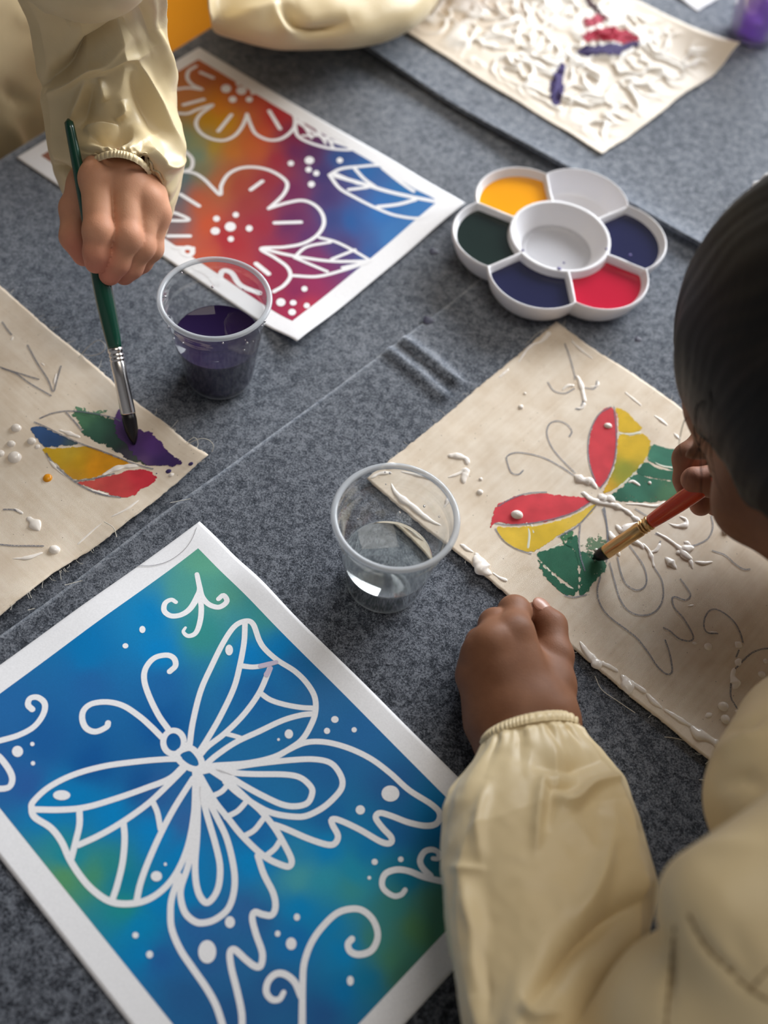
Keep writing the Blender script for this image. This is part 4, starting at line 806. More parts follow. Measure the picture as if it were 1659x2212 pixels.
patch(CF, [(1190, 178), (1202, 150), (1216, 134), (1226, 142), (1216, 160), (1220, 190), (1210, 222), (1196, 228), (1188, 204)], (76, 64, 120), rag=.002, off=.0006)
# ------------------------------------------------------------------ cups
def mat_plastic():
    m, nt, b = newmat('clear_plastic'); L = nt.links; nt.nodes.remove(b); out = nt.nodes['Material Output']
    tr = N(nt, 'ShaderNodeBsdfTransparent'); tr.inputs[0].default_value = (0.965, 0.97, 0.972, 1)
    gl = N(nt, 'ShaderNodeBsdfGlossy'); gl.inputs['Roughness'].default_value = 0.06; gl.inputs[0].default_value = (1, 1, 1, 1)
    lw = N(nt, 'ShaderNodeLayerWeight'); lw.inputs[0].default_value = 0.5
    pw = N(nt, 'ShaderNodeMath', operation='POWER'); pw.inputs[1].default_value = 3.2; L.new(lw.outputs['Facing'], pw.inputs[0])
    fr = N(nt, 'ShaderNodeMath', operation='MULTIPLY_ADD'); fr.inputs[1].default_value = 0.6; fr.inputs[2].default_value = 0.045; L.new(pw.outputs[0], fr.inputs[0])
    mx = N(nt, 'ShaderNodeMixShader'); L.new(fr.outputs[0], mx.inputs[0]); L.new(tr.outputs[0], mx.inputs[1]); L.new(gl.outputs[0], mx.inputs[2]); df = N(nt, 'ShaderNodeBsdfPrincipled'); df.inputs['Base Color'].default_value = lin(214, 218, 222); df.inputs['Roughness'].default_value = 0.25
    m2 = N(nt, 'ShaderNodeMixShader'); m2.inputs[0].default_value = 0.022; L.new(mx.outputs[0], m2.inputs[1]); L.new(df.outputs[0], m2.inputs[2]); L.new(m2.outputs[0], out.inputs[0]); return m
def mat_milky():
    m, nt, b = newmat('milky_plastic_rim'); L = nt.links; nt.nodes.remove(b); out = nt.nodes['Material Output']
    tr = N(nt, 'ShaderNodeBsdfTransparent'); tr.inputs[0].default_value = (0.93, 0.94, 0.95, 1)
    pr = N(nt, 'ShaderNodeBsdfPrincipled'); pr.inputs['Base Color'].default_value = lin(206, 210, 216); pr.inputs['Roughness'].default_value = 0.12
    mx = N(nt, 'ShaderNodeMixShader'); mx.inputs[0].default_value = 0.55; L.new(tr.outputs[0], mx.inputs[1]); L.new(pr.outputs[0], mx.inputs[2]); L.new(mx.outputs[0], out.inputs[0]); return m
M['plastic'] = mat_plastic(); M['rim'] = mat_milky()
def mat_water(name, col, trans, rough=0.02, ior=1.33):
    m, nt, b = newmat(name); b.inputs['Base Color'].default_value = col; b.inputs['Roughness'].default_value = rough; b.inputs['IOR'].default_value = ior
    b.inputs['Transmission Weight'].default_value = trans; return m
M['water_clear'] = mat_water('rinse_water', (0.86, 0.88, 0.84, 1), 1.0); M['water_purple'] = mat_water('dark_purple_water', lin(34, 21, 58), 0.0, 0.03); M['water_violet'] = mat_water('violet_water', lin(176, 128, 222), 0.5)
CUPH = 0.079
def cup_r(z):      # outer wall radius at height z
    return np.interp(z, [0, 0.004, 0.062, 0.0625, 0.072, 0.0725, CUPH], [0.0228, 0.0240, 0.0322, 0.0330, 0.0338, 0.0344, 0.0350])
def make_cup(c, level, water, label, group=None):
    root = empty('plastic_cup', c); tag(root, label, 'cup', group)
    zs = np.r_[0, 0.001, 0.003, np.linspace(0.005, 0.061, 24), 0.0622, 0.0632, 0.0642, 0.0655, 0.0665, 0.068, 0.0695, 0.071, 0.0722, 0.0735, 0.0765]
    rs = cup_r(zs); rs[zs == 0] = 0.0212; rs[zs == 0.001] = 0.0224
    rs = rs + 0.00022 * np.sin(zs / 0.0031 * 2 * math.pi) * (zs > 0.0625)
    prof = [(0.0001, 0.0032), (0.0130, 0.0030), (0.0140, 0.0022), (0.0165, 0.0021), (0.0178, 0.0008), (0.0195, 0.0004)] + list(zip(rs, zs))
    inner = [(r - 0.00035, max(z, 0.0012)) for r, z in prof[::-1] if r > 0.0213] + [(0.0198, 0.0016), (0.0182, 0.0017), (0.0170, 0.0030), (0.0140, 0.0032), (0.0132, 0.0040), (0.0001, 0.0041)]
    v, f = lathe(prof + inner, 128); adopt(root, mk('cup_wall', v + np.array(c), f, M['plastic']))
    t = np.linspace(0, 2 * math.pi, 15)
    rim = [(0.0352 + 0.0019 * math.cos(a), CUPH - 0.0016 + 0.0016 * math.sin(a)) for a in t]
    v, f = lathe(rim, 128); adopt(root, mk('rim', v + np.array(c), f, M['rim']))
    # foot ring of thicker plastic
    v, f = lathe([(0.0214 + 0.0008 * math.cos(a), 0.0009 + 0.0008 * math.sin(a)) for a in t], 96); adopt(root, mk('foot_ring', v + np.array(c), f, M['rim']))
    zz = np.linspace(0.0046, level, 12)
    wp = [(0.0001, 0.0046)] + [(cup_r(z) - 0.00055, z) for z in zz] + [(cup_r(level) - 0.0009, level - 0.0003), (0.0001, level - 0.0003)]
    v, f = lathe(wp, 96); adopt(root, mk('water', v + np.array(c), f, water))
    return root
cup1 = make_cup((0.007, 0.3295, 0.0004), 0.030, M['water_clear'], 'clear plastic cup with shallow clear water beside the butterfly print')
cup2 = make_cup((-0.1300, 0.4745, ZB + 0.0004), 0.041, M['water_purple'], 'clear plastic cup half full of dark purple water')
pc = P(1624, 74, 0.004)
make_cup((pc[0], pc[1], 0.0048), 0.052, M['water_violet'], 'clear plastic cup of bright violet water near the glue-crusted canvas')
# droplets clinging to the two near cups
M['droplet'] = mat_water('water_droplet', (0.95, 0.95, 0.97, 1), 1.0)
def droplets(cup, c, zs, n, seed, inner=True):
    rs = np.random.default_rng(seed)
    for k in range(n):
        z = zs[0] + (zs[1] - zs[0]) * rs.random(); a = rs.random() * 2 * math.pi; r = .0005 + .0007 * rs.random() ** 2; R = float(cup_r(z)) + (-.0004 - r * .3 if inner else .0001 + r * .3)
        v, f = lathe([(1e-5, -r), (r * .7, -r * .7), (r, 0), (r * .7, r * .7), (1e-5, r)], 10, (c[0] + R * math.cos(a), c[1] + R * math.sin(a), c[2] + z)); adopt(cup, mk('droplet', v, f, M['droplet']))
droplets(cup2, (-0.1300, 0.4745, ZB + 0.0004), (.050, .075), 16, 2); droplets(cup2, (-0.1300, 0.4745, ZB + 0.0004), (.066, .074), 8, 5, False); droplets(cup1, (0.007, 0.3295, 0.0004), (.036, .074), 9, 3)

# ------------------------------------------------------------------ palette
PZ = 0.0003
pcen = P(1210, 510, 0.021); PC = np.array([pcen[0], pcen[1]])
nt_px = P(1174, 351, 0.021)[:2] - PC; TH0 = math.atan2(nt_px[1], nt_px[0])
def outline_r(th):
    d = (th - TH0 + math.pi / 6) % (math.pi / 3) - math.pi / 6         # 0 at a notch
    k = math.pi / 6 - np.abs(d)                                        # angle from the petal axis
    D, rho = 0.0455, 0.0395
    return D * np.cos(k) + np.sqrt(rho ** 2 - (D * np.sin(k)) ** 2)
RIMZ, FLZ = 0.0215, 0.0045
def tray():
    nth = 420; th = np.linspace(0, 2 * math.pi, nth, endpoint=False); R0 = outline_r(th)
    fr = np.r_[np.linspace(0.0, 0.36, 22), np.linspace(0.37, 0.53, 40), np.linspace(0.54, 0.93, 36), np.linspace(0.935, 1.0, 12)]
    rr = np.outer(fr, R0); T = np.broadcast_to(th, rr.shape)
    dn = (T - TH0 + math.pi / 6) % (math.pi / 3) - math.pi / 6
    d_div = np.abs(rr * np.sin(dn)); d_out = R0[None] - rr; d_ring = np.abs(rr - 0.0385)
    ring_in = rr < 0.0385
    top = 1.0
    def wall(d, half, w):                                               # 1 on the wall top, falling to 0 over w
        t = np.clip((d - half) / w, 0, 1); return (1 - t) ** 1.6
    h = np.maximum(wall(d_out, 0.0016, 0.0120), np.where(ring_in, 0, wall(d_div, 0.0010, 0.0038)))
    h = np.maximum(h, np.where(ring_in, wall(d_ring, 0.0012, 0.013), wall(d_ring, 0.0012, 0.0042)))
    z = FLZ + (RIMZ - FLZ) * h
    z = np.where(np.minimum(d_out, 1) < 0.0016, RIMZ + 0.0006 * np.sin(np.clip(d_out / 0.0016, 0, 1) * math.pi), z)
    rows = [np.stack([PC[0] + rr[i] * np.cos(th), PC[1] + rr[i] * np.sin(th), PZ + z[i]], -1) for i in range(len(fr))]
    for k, dz in ((0.0003, RIMZ - 0.001), (0.0, RIMZ - 0.004), (-0.0018, 0.013), (-0.0040, 0.007), (-0.0075, 0.002), (-0.011, 0.0), (-0.03, 0.0)):
        r_ = R0 + k; rows.append(np.stack([PC[0] + r_ * np.cos(th), PC[1] + r_ * np.sin(th), np.full(nth, PZ + dz)], -1))
    v = np.array(rows).reshape(-1, 3); return v, grid_faces(len(rows), nth, True)
pal = empty('paint_palette', (PC[0], PC[1], PZ)); tag(pal, 'white flower-shaped plastic paint palette with six wells round a centre dish', 'palette')
M['white_plastic'] = simple('white_plastic', lin(232, 231, 236), 0.28, 0.5)
v, f = tray(); tr = mk('palette_tray', v, f, M['white_plastic']); adopt(pal, tr)
def pool(i, level, col, name='paint_pool'):
    t0 = TH0 + i * math.pi / 3; th = np.linspace(t0 + 0.012, t0 + math.pi / 3 - 0.012, 50); R0 = outline_r(th) - 0.0012
    fr = np.linspace(0, 1, 16); rr = 0.0392 + np.outer(fr, R0 - 0.0392)
    q = np.stack([PC[0] + rr * np.cos(th), PC[1] + rr * np.sin(th), np.full(rr.shape, PZ + level)], -1).reshape(-1, 3)
    o = mk(name, q, grid_faces(16, 50, flip=True), simple(name + '_%d' % i, lin(*col), 0.07, 0.5)); adopt(pal, o); o.data.flip_normals() if o.data.polygons[0].normal.z < 0 else None
    return o
# wells counted anticlockwise from the notch at the top of the flower
pool(0, 0.0155, (240, 160, 14))['label'] = 'orange liquid paint'
pool(1, 0.0160, (26, 40, 36))['label'] = 'very dark green liquid paint'
pool(2, 0.0155, (32, 34, 66))['label'] = 'navy liquid paint'
pool(3, 0.0150, (186, 26, 54))['label'] = 'crimson liquid paint'
pool(4, 0.0155, (34, 36, 70))['label'] = 'navy liquid paint'
a = np.linspace(0, 2 * math.pi, 48, endpoint=False)
v = np.vstack([[PC[0], PC[1], PZ + 0.0068]] + [[PC[0] + 0.034 * math.cos(t), PC[1] + 0.034 * math.sin(t), PZ + 0.0068] for t in a])
o = mk('water_film', v, [(0, 1 + i, 1 + (i + 1) % 48) for i in range(48)], mat_water('palette_water', (0.93, 0.93, 0.93, 1), 1.0)); adopt(pal, o)
# violet splashes on the rim
for q in ((1208, 580, 2.2), (1218, 568, 1.2), (1129, 541, 1.4), (1310, 538, 1.3), (1361, 551, 1.6)):
    w = P(q[0], q[1], PZ + RIMZ); v, f = lathe([(0.0001, 0.0006), (0.0006 * q[2], 0.0004), (0.0008 * q[2], 0.0)], 14, (w[0], w[1], PZ + RIMZ + 0.0001)); adopt(pal, mk('paint_splash', v, f, simple('splash_violet', lin(84, 72, 140), 0.3)))

# paint drops on the felt
M['drop_dark'] = simple('dark_paint_drop', lin(34, 32, 58), 0.5)
for q, r, lab in (((925, 692), .0040, 'dark blue paint drop on felt by the pleats'), ((938, 539), .0038, 'dark paint drop on felt between flower print and palette'), ((1378, 733), .0026, 'small dark paint speck on felt between palette and hair')):
    w = P(*q, 0.0); z = (ZB if q[0] == 938 else 0.0) + 0.0001
    th = np.linspace(0, 2 * math.pi, 22, endpoint=False); rr = np.linspace(0.1, 1, 5); rad = r * (1 + 0.12 * np.sin(3 * th + q[0]))
    X = w[0] + np.outer(rr, np.cos(th) * rad); Y = w[1] + np.outer(rr, np.sin(th) * rad); Z = z + 0.0005 * np.sqrt(1.02 - rr ** 2)[:, None] + X * 0
    f = grid_faces(5, 22, True, flip=True); f.append(tuple(range(22)))
    tag(mk('paint_drop', np.stack([X, Y, Z], -1).reshape(-1, 3), f, M['drop_dark']), lab, 'paint drop')

# white paper corner and crumpled scrap at the far side
pp = [P(1452, -14, 0.004), P(1507, 24, 0.004), P(1556, -6, 0.004), P(1500, -50, 0.004)]
n = 24; U, V = np.meshgrid(np.linspace(0, 1, n), np.linspace(0, 1, n), indexing='ij')
pq = [np.asarray(p_) for p_ in pp]
Q = (pq[1][None, None] * ((1 - U) * (1 - V))[..., None] + pq[2] * (U * (1 - V))[..., None] + pq[3] * (U * V)[..., None] + pq[0] * ((1 - U) * V)[..., None])
Q[..., 2] = hC(Q[..., 0], Q[..., 1]) + 0.0008 + 0.0012 * (1 + n2(Q[..., 0], Q[..., 1], 40, 2))
o = mk('paper_sheet', Q.reshape(-1, 3), grid_faces(n, n, flip=True), M['paper']); s = o.modifiers.new('thickness', 'SOLIDIFY'); s.thickness = 0.0003
tag(o, 'small white paper sheet lying on felt beside the violet water cup', 'paper')
c0 = P(1672, 412, 0.012); th = np.linspace(0, 2 * math.pi, 40, endpoint=False); ph = np.linspace(0.02, math.pi - 0.02, 24)
TT, PP = np.meshgrid(th, ph, indexing='xy'); D = np.stack([np.sin(PP) * np.cos(TT), np.sin(PP) * np.sin(TT), np.cos(PP)], -1)
rr = 0.013 * (1 + 0.35 * fbm(D * 2.5 + 5, 3)); Q = D * rr[..., None] * np.array([1.2, 1, 0.7]); Q[..., 2] = np.maximum(Q[..., 2], -0.0080)
Q = Q + np.array([c0[0], c0[1], 0.0115])
tag(mk('tissue_wad', Q.reshape(-1, 3), grid_faces(24, 40, True), M['paper'], smooth=False), 'crumpled white tissue on the felt beyond the black hair', 'tissue')

# ------------------------------------------------------------------ brushes
def mat_metal(name, c, r=.22): return simple(name, c, r, .5, metal=1.0)
M['silver'] = mat_metal('silver_ferrule', lin(214, 210, 208)); M['gold'] = mat_metal('brass_ferrule', lin(208, 172, 120), .28)
M['bristle'] = simple('wet_black_bristle', lin(22, 19, 22), 0.35)
M['green_lacquer'] = simple('green_lacquer', lin(14, 68, 52), 0.2, .5, coat=.4); M['orange_lacquer'] = simple('orange_lacquer', lin(204, 62, 18), 0.25, .5, coat=.3)
def axis_tube(p0, d, prof, n=28, sx=1.0, side=None, bend=None):
    """lathe along axis d from p0; prof (t metres, radius)"""
    d = unit(d); side = unit(np.cross(d, [0, 0, 1.0]) if side is None else side); oth = np.cross(d, side)
    a = np.linspace(0, 2 * math.pi, n, endpoint=False); rows = []
    for t, r in prof:
        c = p0 + d * t + (bend(t) if bend else 0)
        rows.append(c + r * (np.cos(a)[:, None] * side * sx + np.sin(a)[:, None] * oth))
    v = np.array(rows).reshape(-1, 3); f = grid_faces(len(prof), n, True, flip=True)
    f.append(tuple(range(n))); f.append(tuple(reversed(range((len(prof) - 1) * n, len(prof) * n)))); return v, f
def make_brush(p0, p1, mats, label, ts, rs, bend=None):
    """ts: bristle end, ferrule end, total (metres); rs: scale of radii"""
    root = empty('paint_brush', tuple(p0)); tag(root, label, 'paintbrush'); d = unit(np.asarray(p1) - p0); tb, tf, tl = ts
    R = rs
    v, f = axis_tube(p0, d, [(0, .0004 * R), (.001, .0010 * R), (tb * .2, .0022 * R), (tb * .5, .0034 * R), (tb * .8, .0037 * R), (tb + .001, .0034 * R)], bend=bend); adopt(root, mk('bristles', v, f, mats[2]))
    fp = [(tb - .0005, .0037 * R), (tb + .0005, .0038 * R), (tf * .55 + tb * .45, .0036 * R)]
    for k, q in enumerate((.80, .86, .92)):
        t = tb + (tf - tb) * q; fp += [(t - .0012, .0038 * R), (t - .0004, .0035 * R), (t + .0004, .0035 * R), (t + .0012, .0039 * R)]
    fp += [(tf, .0038 * R), (tf + .0002, .0034 * R)]
    v, f = axis_tube(p0, d, fp, bend=bend); adopt(root, mk('ferrule', v, f, mats[1]))
    L = tl - tf
    hp = [(tf - .001, .0033 * R), (tf + .0004, .0036 * R), (tf + L * .12, .0044 * R), (tf + L * .25, .0047 * R), (tf + L * .45, .0040 * R), (tf + L * .75, .0029 * R), (tf + L * .94, .0024 * R), (tl - .0015, .0021 * R), (tl - .0003, .0012 * R), (tl, .0004 * R)]
    q = np.array(hp); tt = np.linspace(0, 1, 40); q = spline(q, n=40)
    v, f = axis_tube(p0, d, q); adopt(root, mk('handle', v, f, mats[0]))
    return root
def solve_end(p0, px_, L):
    lo, hi = p0[2] - .05, 0.4
    zs = np.linspace(0.0, 0.4, 4001); q = np.array([P(px_[0], px_[1], z) for z in zs]); d = np.linalg.norm(q - p0, axis=1)
    # the far root: handle leaning toward the camera
    i = np.argmin(np.abs(d - L) + (zs < 0.03)); return q[i]
def t_at(p0, d, py, lo=0, hi=.3):
    ts = np.linspace(lo, hi, 3000); uv = toxy(p0 + d * ts[:, None]); return ts[np.argmin(np.abs(uv[:, 1] - py))]
b0 = on(291, 962, hL) + np.array([0, 0, 0.0009]); b1 = P(147, 256, 0.140); BD1 = unit(b1 - b0); BP1 = b0
print('brush1 end', b1, np.linalg.norm(b1 - b0))
make_brush(b0, b1, (M['green_lacquer'], M['silver'], M['bristle']), 'paintbrush with green handle and silver ferrule standing on the leaf canvas', (t_at(b0, BD1, 893), t_at(b0, BD1, 752), np.linalg.norm(b1 - b0)), 1.3)
b0 = on(1290, 1207, hR) + np.array([0, 0, 0.0012]); b1 = P(1620, 983, 0.098); BD2 = unit(b1 - b0); BP2 = b0; b1 = b0 + BD2 * 0.185
print('brush2 end', b1, np.linalg.norm(b1 - b0))
sidev = unit(np.cross(BD2, [0, 0, 1.0])); tb2 = t_at(b0, BD2, 1192); tf2 = t_at(b0, BD2, 1128)
print('brush2 t', tb2, tf2)
make_brush(b0, b1, (M['orange_lacquer'], M['gold'], M['bristle']), 'paintbrush with orange handle and brass ferrule painting the butterfly canvas', (tb2, tf2, np.linalg.norm(b1 - b0)), 1.25,
    bend=lambda t: -unit(np.r_[BD2[:2], 0]) * 0.006 * max(0, 1 - t / tb2) ** 2 * 0.6)
# ------------------------------------------------------------------ implicit surfaces for bodies
def smin(a, b, k):
    if k <= 0: return np.minimum(a, b)
    h = np.maximum(k - np.abs(a - b), 0) / k; return np.minimum(a, b) - h * h * k * 0.25
class Field:
    """signed distance on a grid; primitives are blended in groups"""
    def __init__(s, lo, hi, h):
        s.lo = np.asarray(lo, float); s.h = h; s.n = np.ceil((np.asarray(hi) - s.lo) / h).astype(int) + 1
        s.ax = [s.lo[i] + h * np.arange(s.n[i]) for i in range(3)]
    def blank(s): return np.full(s.n, 0.05, np.float32)
    def _sub(s, lo, hi):
        a = np.clip(np.floor((lo - s.lo) / s.h).astype(int), 0, s.n); b = np.clip(np.ceil((hi - s.lo) / s.h).astype(int) + 1, 0, s.n)
        sl = tuple(slice(a[i], b[i]) for i in range(3))
        X = np.stack(np.meshgrid(*[s.ax[i][sl[i]] for i in range(3)], indexing='ij'), -1)
        return sl, X
    def cap(s, F, a, b, ra, rb, k=0.004, cut=False):
        a = np.asarray(a, float); b = np.asarray(b, float); m = max(ra, rb) + 0.014 + k
        sl, X = s._sub(np.minimum(a, b) - m, np.maximum(a, b) + m)
        if X.size == 0: return
        d = b - a; t = np.clip(((X - a) @ d) / (d @ d + 1e-12), 0, 1); D = np.linalg.norm(X - a - t[..., None] * d, axis=-1) - (ra + (rb - ra) * t)
        F[sl] = -smin(-F[sl], D, k) if cut else smin(F[sl], D, k)
    def ell(s, F, c, R, rad, k=0.004, cut=False):
        c = np.asarray(c, float); rad = np.asarray(rad, float); m = rad.max() + 0.014 + k
        sl, X = s._sub(c - m, c + m)
        if X.size == 0: return
        q = (X - c) @ np.asarray(R)            # columns of R are the local axes
        k0 = np.linalg.norm(q / rad, axis=-1); k1 = np.linalg.norm(q / rad ** 2, axis=-1); D = k0 * (k0 - 1) / (k1 + 1e-9)
        F[sl] = -smin(-F[sl], D, k) if cut else smin(F[sl], D, k)
    def mesh(s, F):
        F = F.astype(np.float32); S = F < 0; nx, ny, nz = F.shape
        c = [(i, j, k) for i in (0, 1) for j in (0, 1) for k in (0, 1)]
        sub = lambda A, o: A[o[0]:nx - 1 + o[0], o[1]:ny - 1 + o[1], o[2]:nz - 1 + o[2]]
        cnt = sum(sub(S, o).astype(np.int8) for o in c); act = (cnt > 0) & (cnt < 8)
        I = np.stack(np.nonzero(act), 1); idx = np.full(act.shape, -1, np.int64); idx[act] = np.arange(len(I))
        pos = np.zeros((len(I), 3)); num = np.zeros(len(I))
        for o in c:
            for ax in range(3):
                if o[ax]: continue
                p = list(o); p[ax] = 1
                fa = F[I[:, 0] + o[0], I[:, 1] + o[1], I[:, 2] + o[2]]; fb = F[I[:, 0] + p[0], I[:, 1] + p[1], I[:, 2] + p[2]]
                cr = (fa < 0) != (fb < 0); t = np.where(cr, fa / np.where(cr, fa - fb, 1), 0)
                q = I + np.array(o); q = q.astype(float); q[:, ax] += t
                pos[cr] += q[cr]; num[cr] += 1
        V = s.lo + s.h * pos / num[:, None]; faces = []
        for ax in range(3):
            u, w = (ax + 1) % 3, (ax + 2) % 3
            a = [slice(None)] * 3; b = [slice(None)] * 3; a[ax] = slice(0, -1); b[ax] = slice(1, None)
            A = S[tuple(a)]; B = S[tuple(b)]; E = A != B; J = np.stack(np.nonzero(E), 1)
            J = J[(J[:, u] > 0) & (J[:, w] > 0) & (J[:, u] < F.shape[u] - 1) & (J[:, w] < F.shape[w] - 1)]
            def g(du, dw):
                q = J.copy(); q[:, u] += du; q[:, w] += dw; return idx[q[:, 0], q[:, 1], q[:, 2]]
            quad = np.stack([g(-1, -1), g(0, -1), g(0, 0), g(-1, 0)], 1)
            fl = ~A[J[:, 0], J[:, 1], J[:, 2]]; quad[fl] = quad[fl][:, ::-1]; faces.append(quad)
        return V, np.vstack(faces)
def relax(V, Fq, it=2, lam=0.5):
    n = len(V); e = np.vstack([Fq[:, [0, 1]], Fq[:, [1, 2]], Fq[:, [2, 3]], Fq[:, [3, 0]]]); e = np.vstack([e, e[:, ::-1]])
    deg = np.bincount(e[:, 0], minlength=n)[:, None]
    for _ in range(it):
        S = np.stack([np.bincount(e[:, 0], weights=V[e[:, 1], k], minlength=n) for k in range(3)], 1) / np.maximum(deg, 1)
        V = V + lam * (S - V)
    return V
I3 = np.eye(3)
def J(*a): return P(*a)
def hand(fingers, thumb, meta, wrist, h=0.0010, kf=0.003, kp=0.0045, extra=()):
    """fingers: list of chains [(point, r)...]; meta: list of capsules forming palm; wrist: capsule list; returns mesh + redness"""
    allp = [p for ch in fingers + [thumb] for p, r in ch] + [p for a, b, ra, rb in meta + wrist for p in (a, b)]
    lo = np.min(allp, 0) - 0.03; hi = np.max(allp, 0) + 0.03
    F = Field(lo, hi, h); palm = F.blank()
    for a, b, ra, rb in meta: F.cap(palm, a, b, ra, rb, 0.009)
    for a, b, ra, rb in wrist: F.cap(palm, a, b, ra, rb, 0.010)
    allf = F.blank()
    for ch in fingers + [thumb]:
        one = F.blank()
        for (p, r), (q, s_) in zip(ch[:-1], ch[1:]): F.cap(one, p, q, r, s_, kf)
        for p, r in ch[1:2]: F.cap(one, p, p + 1e-5, r * 1.03, r * 1.03, 0.004)
        allf = smin(allf, one, 0.0005)
    D = smin(palm, allf, kp)
    for e in extra: e(F, D)
    V, Q = F.mesh(D); V = relax(V, Q, 2, 0.5)
    red = np.zeros(len(V))
    for ch in fingers + [thumb]:
        tip, r = ch[-1]; red = np.maximum(red, np.exp(-(np.linalg.norm(V - tip, axis=1) / (r * 2.2)) ** 2))
        for p, r in ch[1:-1]: red = np.maximum(red, 0.35 * np.exp(-(np.linalg.norm(V - p, axis=1) / (r * 1.5)) ** 2))
        red = np.maximum(red, 0.30 * np.exp(-(np.linalg.norm(V - ch[0][0], axis=1) / 0.012) ** 2))
    return V, Q, red
def limb(path, rad, n=24, step=0.006):
    p = np.c_[np.array(path, float), np.array(rad, float)]; s_ = np.r_[0, np.cumsum(np.linalg.norm(np.diff(p[:, :3], axis=0), axis=1))]
    m = max(4, int(s_[-1] / step)); ss = np.linspace(0, s_[-1], m); q = np.stack([np.interp(ss, s_, p[:, k]) for k in range(4)], 1)
    for _ in range(6): q[1:-1] = 0.25 * q[:-2] + 0.5 * q[1:-1] + 0.25 * q[2:]
    v, f = tube_geo(q[:, :3], q[:, 3], n); return v, f
class Skin:
    def __init__(s): s.v = []; s.f = []; s.c = []; s.n = 0
    def add(s, v, f, red=None):
        s.v.append(np.asarray(v)); s.c.append(np.zeros(len(v)) if red is None else red); s.f += [tuple(int(i) + s.n for i in q) for q in f]; s.n += len(v)
    def build(s, mat, root, name='body'):
        c = np.concatenate(s.c); o = mk(name, np.vstack(s.v), s.f, mat, cols=np.stack([c, c, c], 1)); adopt(root, o); return o

def fold_dist(px, py, poly):
    """distance to a crease and a taper that fades it out at both ends"""
    poly = np.asarray(poly, float); best = np.full(np.shape(px), 1e9); tt = np.zeros(np.shape(px)); n = len(poly) - 1
    for i in range(n):
        a = poly[i]; d = poly[i + 1] - a; L = d @ d + 1e-18
        t = np.clip(((px - a[0]) * d[0] + (py - a[1]) * d[1]) / L, 0, 1); q = np.hypot(px - a[0] - t * d[0], py - a[1] - t * d[1])
        m = q < best; best = np.where(m, q, best); tt = np.where(m, (i + t) / n, tt)
    return best, np.sin(np.pi * np.clip(tt, 0.02, 0.98)) ** 0.8
def ridged(p): return 1 - np.abs(vnoise(p)) * 2.2
# ------------------------------------------------------------------ cloth lofts
def ring(L, R, T):
    L, R, T = P(*L), P(*R), P(*T); C = (L + R) / 2; return np.r_[C, (R - L) / 2, T - C]
def loft(rings, nu, nv, folds=(), extra=None, power=2.0):
    """rings: centre, half-width vector, half-height vector. folds are creases: (photo polyline, depth m, width px)"""
    q = spline(np.array(rings), n=nu); a = np.linspace(0, 2 * math.pi, nv, endpoint=False)
    ca = np.sign(np.cos(a)) * np.abs(np.cos(a)) ** (2 / power); sa = np.sign(np.sin(a)) * np.abs(np.sin(a)) ** (2 / power)
    V = q[:, None, :3] + ca[None, :, None] * q[:, None, 3:6] + sa[None, :, None] * q[:, None, 6:9]
    def normals(V):
        du = np.gradient(V, axis=0); dv = (np.roll(V, -1, 1) - np.roll(V, 1, 1)); n = np.cross(du, dv); n /= np.linalg.norm(n, axis=-1, keepdims=True) + 1e-12
        s_ = np.sign(np.sum(n * (V - q[:, None, :3]), -1, keepdims=True)); return n * np.where(s_ == 0, 1, s_)
    n = normals(V); uv = toxy(V.reshape(-1, 3)).reshape(nu, nv, 2)
    face = np.clip(np.sum(n * (CAM - V), -1) / (np.linalg.norm(CAM - V, axis=-1) + 1e-9) * 2.0 + 0.6, 0, 1)
    d = np.zeros((nu, nv))
    for pl, amp, w in folds:
        pl = spline(np.array(pl, float), step=8); dd, tt = fold_dist(uv[..., 0], uv[..., 1], pl)
        d += 1.5 * amp * tt * np.exp(-np.abs(dd / (w * 1.25)) ** 1.5) * face
    U = np.linspace(0, 1, nu)[:, None] + np.zeros((1, nv)); A = a[None] + np.zeros((nu, 1))
    V0 = V; V = V + n * d[..., None]
    if extra is not None:
        rd = V0 - q[:, None, :3]; rd = rd / (np.linalg.norm(rd, axis=-1, keepdims=True) + 1e-9); V = V + rd * extra(U, A, V0)[..., None]
    return V, grid_faces(nu, nv, True)
def outward(V, f, nv):
    """make the tube's faces point outward"""
    v = V.reshape(-1, 3); c = V.mean(1); k = (len(c) // 2) * nv
    a, b, cc, d = f[k]; n = np.cross(v[b] - v[a], v[cc] - v[a]); return f if n @ (v[a] - c[len(c) // 2]) > 0 else [q[::-1] for q in f]
def cloth_obj(name, V, f, root, nv=None, thick=0.0011):
    f = outward(V, f, V.shape[1]); o = mk(name, V.reshape(-1, 3), f, M['smock']); s = o.modifiers.new('thickness', 'SOLIDIFY'); s.thickness = thick; s.offset = -1
    adopt(root, o); return o
def cuff_rings(r0, r1, npl, amp, root, name='cuff', nu=26, nv=480, seed=0.0):
    """elastic band gathered into pleats, between two rings"""
    mid = (np.asarray(r0) + np.asarray(r1)) / 2
    def ex(U, A, V):
        ph = npl * (A + 0.10 * np.sin(3 * A + seed) + 0.05 * np.sin(7 * A + 2 * seed)) + 0.7 * np.sin(U * 2 + A * 5)
        cr = np.abs(np.sin(ph / 2)) ** 0.7
        return amp * (cr - 0.4) * (0.55 + 0.45 * np.sin(np.pi * np.clip(U * 1.1, 0, 1))) + 0.0012 * np.sin(np.pi * U)
    V, f = loft([r0, mid, r1], nu, nv, (), ex); return cloth_obj(name, V, f, root, thick=0.0008)
# ------------------------------------------------------------------ child with black hair, leaning in from the table's edge
K1 = empty('person', (0.24, 0.17, 0.0)); tag(K1, 'black-haired child in beige smock leaning over butterfly canvas, orange brush in hand', 'person')
sk = Skin()
